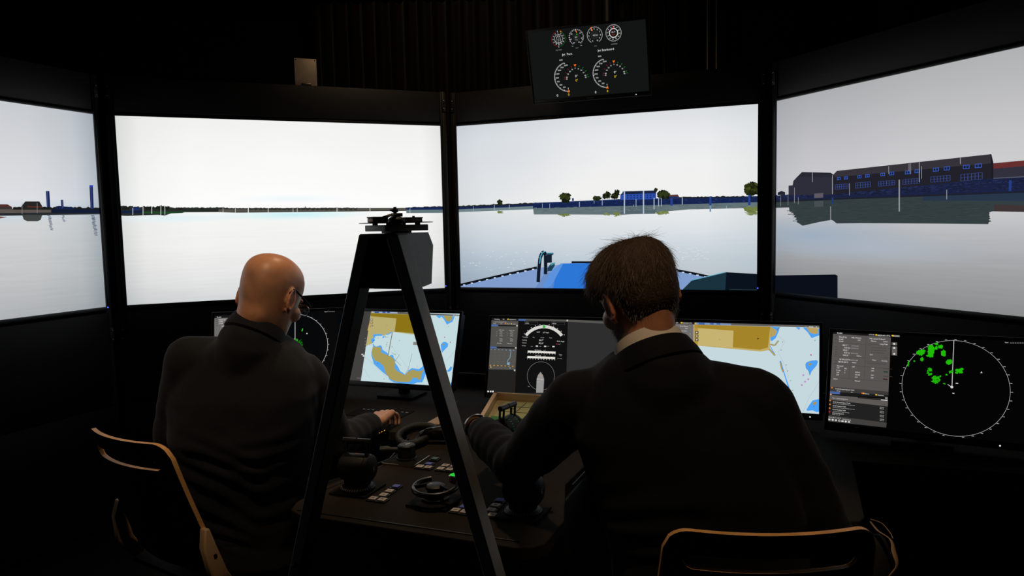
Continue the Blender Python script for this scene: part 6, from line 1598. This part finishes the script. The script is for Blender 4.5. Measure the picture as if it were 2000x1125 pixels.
    for s, h, k, an in legs:
        rs = []
        for t_, w_, hh in ((-.07, .024, .05), (-.05, .036, .085), (0.0, .040, .085), (.06, .044, .065), (.12, .048, .05), (.17, .042, .04), (.20, .024, .025)):
            c = Vector((an.x, an.y, 0)) + f3 * t_; rs.append([c - r3 * w_ + Vector((0, 0, .002)), c + r3 * w_ + Vector((0, 0, .002)), c + r3 * w_ * .95 + Vector((0, 0, hh * .6)), c + r3 * w_ * .5 + Vector((0, 0, hh)), c - r3 * w_ * .5 + Vector((0, 0, hh)), c - r3 * w_ * .95 + Vector((0, 0, hh * .6))])
        so = MB().loft(rs).build('shoe', M_SHOE, person); sm = so.modifiers.new('sub', 'SUBSURF'); sm.levels = 2; sm.render_levels = 2
    return person, T

manL, TL_ = make_person('bald man in dark suit and glasses leaning over the console', dict(  # torso rows and arm points were scaled up about the camera, then adjusted
    head=(-0.706, 2.155, -0.193), az=math.radians(16), pitch=math.radians(28), roll=math.radians(-5), hs=1.03, cuff=-0.03, col_ax=(0.30, 0.26, 0.92), nk=1.06, bald=True, skin=(0.58, 0.285, 0.165), fwd=(0.17, 0.98),
    neck=(-0.745, 2.140, -0.298), hip=(-0.840, 2.22, -0.90), col_off=(0.0, 0.0, 0.0), cs=1.06, shirt_h=0.022, suit=M_SUITL, shirt=M_SHIRTL, sr=0.070,
    rows=[(-1.0, -0.840, 2.225, .20, .13), (-.90, -.832, 2.210, .192, .128), (-.75, -.815, 2.180, .187, .132), (-.60, -.806, 2.153, .212, .14), (-.48, -.796, 2.164, .222, .14), (-.405, -.788, 2.174, .205, .128), (-.342, -.772, 2.170, .150, .108), (-.305, -.755, 2.155, .084, .080)],
    armL=((-.952, 2.160, -.375), (-1.035, 2.205, -.655), (-.94, 2.47, -.665), (0.25, 0.95, -0.12), (0, 0, 1), 0.6),
    armR=((-.632, 2.200, -.435), (-.565, 2.290, -.668), (-.478, 2.515, -.668), (0.16, 0.95, 0.06), (-0.15, 0, 1), 1.0), shin=0.05, folds=[(P(-.90, 2.05, -.86), P(-.80, 2.03, -.64), .055, .0035, .13), (P(-.66, 2.08, -.80), P(-.70, 2.05, -.60), .060, .0030, .10)]))

manR, TR_ = make_person('bearded man with short brown hair and white collar seated at right', dict(
    head=(0.266, 1.560, -0.155), az=math.radians(-16), pitch=math.radians(21), roll=math.radians(13), hs=0.96, cuff=-0.03, col_ax=(-0.30, 0.28, 0.91), nk=0.94, bald=False, skin=(0.50, 0.23, 0.13), fwd=(0.18, 0.98),
    neck=(0.287, 1.540, -0.268), hip=(0.425, 1.56, -0.90), col_off=(0.010, -0.010, -0.030), cs=1.14, shirt_h=0.053, suit=M_SUITR, shirt=M_SHIRT, sr=0.072,
    rows=[(-1.0, .43, 1.565, .21, .16), (-.85, .415, 1.535, .205, .15), (-.70, .40, 1.515, .20, .14), (-.55, .37, 1.515, .215, .14), (-.44, .335, 1.530, .215, .135), (-.370, .315, 1.540, .190, .122), (-.315, .298, 1.545, .14, .098), (-.272, .290, 1.545, .080, .075)],
    armL=((.138, 1.575, -.385), (.005, 1.775, -.585), (-.108, 2.040, -.560), (0.45, 0.75, -0.35), (0, 0, 1), 0.8),
    armR=((.500, 1.500, -.375), (.625, 1.480, -.640), (.600, 1.745, -.655), (0.0, 1.0, -0.15), (0, 0, 1), 0.5), shin=0.02, folds=[(P(.30, 1.40, -.80), P(.25, 1.40, -.55), .06, .003, .12)]))

# gold buttons on the bald man's right cuff
e, w = P(-.565, 2.290, -.668), P(-.478, 2.515, -.668); d_ = (w - e).normalized(); sd = d_.cross(Vector((0, 0, 1))).normalized()
for k in range(3):
    c = w - d_ * (0.025 + 0.016 * k) + sd * 0.047 - Vector((0, 0, .020)); nn = (sd - Vector((0, 0, .4))).normalized()
    MB().lathe([(0.0055, 0), (0.0055, 0.002), (0.003, 0.0032)], c, nn, 14).build('cuff_button', mat('gold_button', (0.8, 0.5, 0.15), 0.25, metal=1.0, noise=(90, 0.1, (1, 1, 1))), manL)

# glasses of the bald man
S_ = TL_.to_scale()[0]
b = MB()
for s in (-1, 1):
    b.tube([TL_ @ Vector(p) for p in ((s * 0.083, -0.030, 0.006), (s * 0.0835, -0.018, 0.022), (s * 0.082, -0.005, 0.024), (s * 0.077, 0.050, 0.022), (s * 0.068, 0.112, 0.018))], 0.0018 * S_, 8, flat=(1.6, 0.8))
    b.tube([TL_ @ Vector((s * 0.036 + 0.029 * math.cos(a), 0.114 - 0.10 * abs(s * .036 + .029 * math.cos(a)) ** 1.0 * .35, 0.002 + 0.022 * math.sin(a))) for a in [2 * math.pi * i / 24 for i in range(24)]], 0.0016 * S_, 8, closed=True)
b.tube([TL_ @ Vector(p) for p in ((-0.009, 0.113, 0.008), (0, 0.117, 0.010), (0.009, 0.113, 0.008))], 0.0016 * S_, 8)
gl = b.build('glasses', M_GLOSSB, manL)
lm = clear_mat('spectacle_lens', (0.9, 0.92, 0.93), 0.08)
for s in (-1, 1):
    pts = [(s * 0.036 + 0.028 * math.cos(a), 0.002 + 0.021 * math.sin(a)) for a in [2 * math.pi * i / 24 for i in range(24)]]
    MB().prism(pts, lambda p: TL_ @ Vector((p[0], 0.1125 - 0.035 * abs(p[0]), p[1])), TL_.to_3x3() @ Vector((0, 0.0015, 0))).build('lens', lm, gl)

# hair and beard of the man on the right
def hairline(phi):
    d = abs((math.degrees(phi) + 180) % 360 - 180)        # 0 face, 180 nape
    return float(np.interp(d, [0, 40, 62, 70, 78, 88, 101, 108, 117, 132, 155, 180], [.075, .066, .030, .012, .036, .038, .036, .006, -.040, -.068, -.086, -.092]))
Rm = TR_.to_3x3(); Sc = TR_.to_scale()[0]
n = 60; rows = []
cap = MB(); zs = 22
grid = []
for i in range(n + 1):
    ph = 2 * math.pi * i / n; h0 = hairline(ph); grid.append([TR_ @ head_pt(h0 + (0.1205 - h0) * k / zs, ph, 0.0015 + 0.0085 * min(1, k / 6) * (1.0 if k < zs else 1)) for k in range(zs + 1)])
V = [p for g in grid for p in g]; F = [(i * (zs + 1) + k, (i + 1) * (zs + 1) + k, (i + 1) * (zs + 1) + k + 1, i * (zs + 1) + k + 1) for i in range(n) for k in range(zs)]
cap.raw(V, F); bmesh.ops.remove_doubles(cap.bm, verts=cap.bm.verts, dist=0.0006)
hair = cap.build('hair', mat('dark_brown_hair_mass', (0.045, 0.030, 0.020), 0.7, spec=0.15, noise=(150, 0.5, (1, 1, .3)), bump=(260, 0.8)), manR, True, None)
def grow(N, sampler, lenf, radf, dirf, colf, name, parent):
    P_, D_, L_, R_, B_, C_ = [], [], [], [], [], []
    for k in range(N):
        s = sampler()
        if s is None: continue
        z, ph = s; off = lenf(z, ph)[1]
        p = TR_ @ head_pt(z, ph, off); nrm = (Rm @ head_normal(z, ph)).normalized(); dd, bb = dirf(z, ph, nrm)
        if name == 'hair_strand' and z > 0.112: p = p - nrm * 0.003
        P_.append(p); D_.append(dd); L_.append(lenf(z, ph)[0]); R_.append(radf()); B_.append(bb); C_.append(colf(z, ph))
    me = strands(np.array(P_), np.array(D_), np.array(L_), np.array(R_), np.array(B_), np.array(C_))
    o = link_mesh(name, me, M_HAIR, parent, True, None); o['kind'] = 'stuff'; return o
hr = random.Random(21)
crown = Vector((0.022, -0.050, 0.112))
def samp_hair():
    ph = hr.uniform(0, 2 * math.pi); h0 = hairline(ph); z = h0 + (0.1205 - h0) * hr.random() ** 0.8
    return (z, ph)
def len_hair(z, ph):
    f = max(0.0, min(1.0, (z + .02) / .11)); return ((0.010 + 0.028 * f) * hr.uniform(.6, 1.3), 0.004 + 0.004 * f)
def dir_hair(z, ph, nrm):
    p = head_pt(z, ph); v = p - crown; v = v - Vector(head_normal(z, ph)) * v.dot(head_normal(z, ph))
    v = (v.normalized() if v.length > 0.018 else Vector((hr.gauss(0, 1), hr.gauss(0, 1), 0)).normalized()) + Vector((-0.25, 0.1, -0.25)) + Vector((hr.gauss(0, .28), hr.gauss(0, .28), hr.gauss(0, .2)))
    t = (Rm @ v).normalized(); f = max(0.0, min(1.0, (z - .02) / .09))
    d = t * 1.0 + nrm * (0.16 + 0.10 * f) + Vector((hr.gauss(0, .12), hr.gauss(0, .12), hr.gauss(0, .12)))
    return d, -nrm * (0.55 + .3 * f) + Vector((hr.gauss(0, .3), hr.gauss(0, .3), hr.gauss(0, .3)))
def col_hair(z, ph):
    g = max(0.0, min(1.0, (.06 - z) / .10)); k = hr.uniform(.5, 1.4) * (0.75 + 0.5 * (0.5 + 0.5 * math.sin(ph * 23 + 9 * math.sin(z * 70)) * math.cos(z * 160 + 5 * ph)))
    side = abs(math.sin(ph)); gr = g * .60 + .35 * side * (0.4 + .6 * g) + hr.uniform(-.15, .2)
    gr = max(0, min(1, gr)); a, c = (0.125, 0.084, 0.056), (0.33, 0.29, 0.245); return tuple((a[i] * (1 - gr) + c[i] * gr) * k for i in range(3))
grow(15000, samp_hair, len_hair, lambda: hr.uniform(.00022, .00036), dir_hair, col_hair, 'hair_strand', hair)
def samp_beard():
    ph = hr.uniform(-1.75, 1.75); z = hr.uniform(-.120, .005); d = abs(ph)
    lo = -.120 if d < 1.2 else -.105 + (d - 1.2) * .05; hi = -.05 if d < .35 else (-.03 if d < .9 else (-.03 + (d - .9) * .06 if d < 1.5 else .005))
    if d < .30 and -.075 < z < -.058: return None
    return (z, ph) if lo < z < hi else None
def dir_beard(z, ph, nrm): return nrm * .55 + (Rm @ Vector((0, .1, -1))) * .8 + Vector((hr.gauss(0, .25), hr.gauss(0, .25), hr.gauss(0, .25))), -nrm * .2
grow(9000, samp_beard, lambda z, ph: (hr.uniform(.006, .013), 0.0), lambda: hr.uniform(.0002, .00034), dir_beard, lambda z, ph: tuple(c * hr.uniform(.6, 1.5) for c in (0.26, 0.22, 0.175)), 'beard', manR)

# wrist watch on the bearded man's left arm
e, w = P(.005, 1.775, -.585), P(-.108, 2.040, -.560); d_ = (w - e).normalized()
wt_ = MB().lathe([(0.0345, 0), (0.0365, 0.002), (0.0365, 0.007), (0.0345, 0.009)], w - d_ * 0.004, d_, 32).build('watch_strap', M_CHROME, manR)
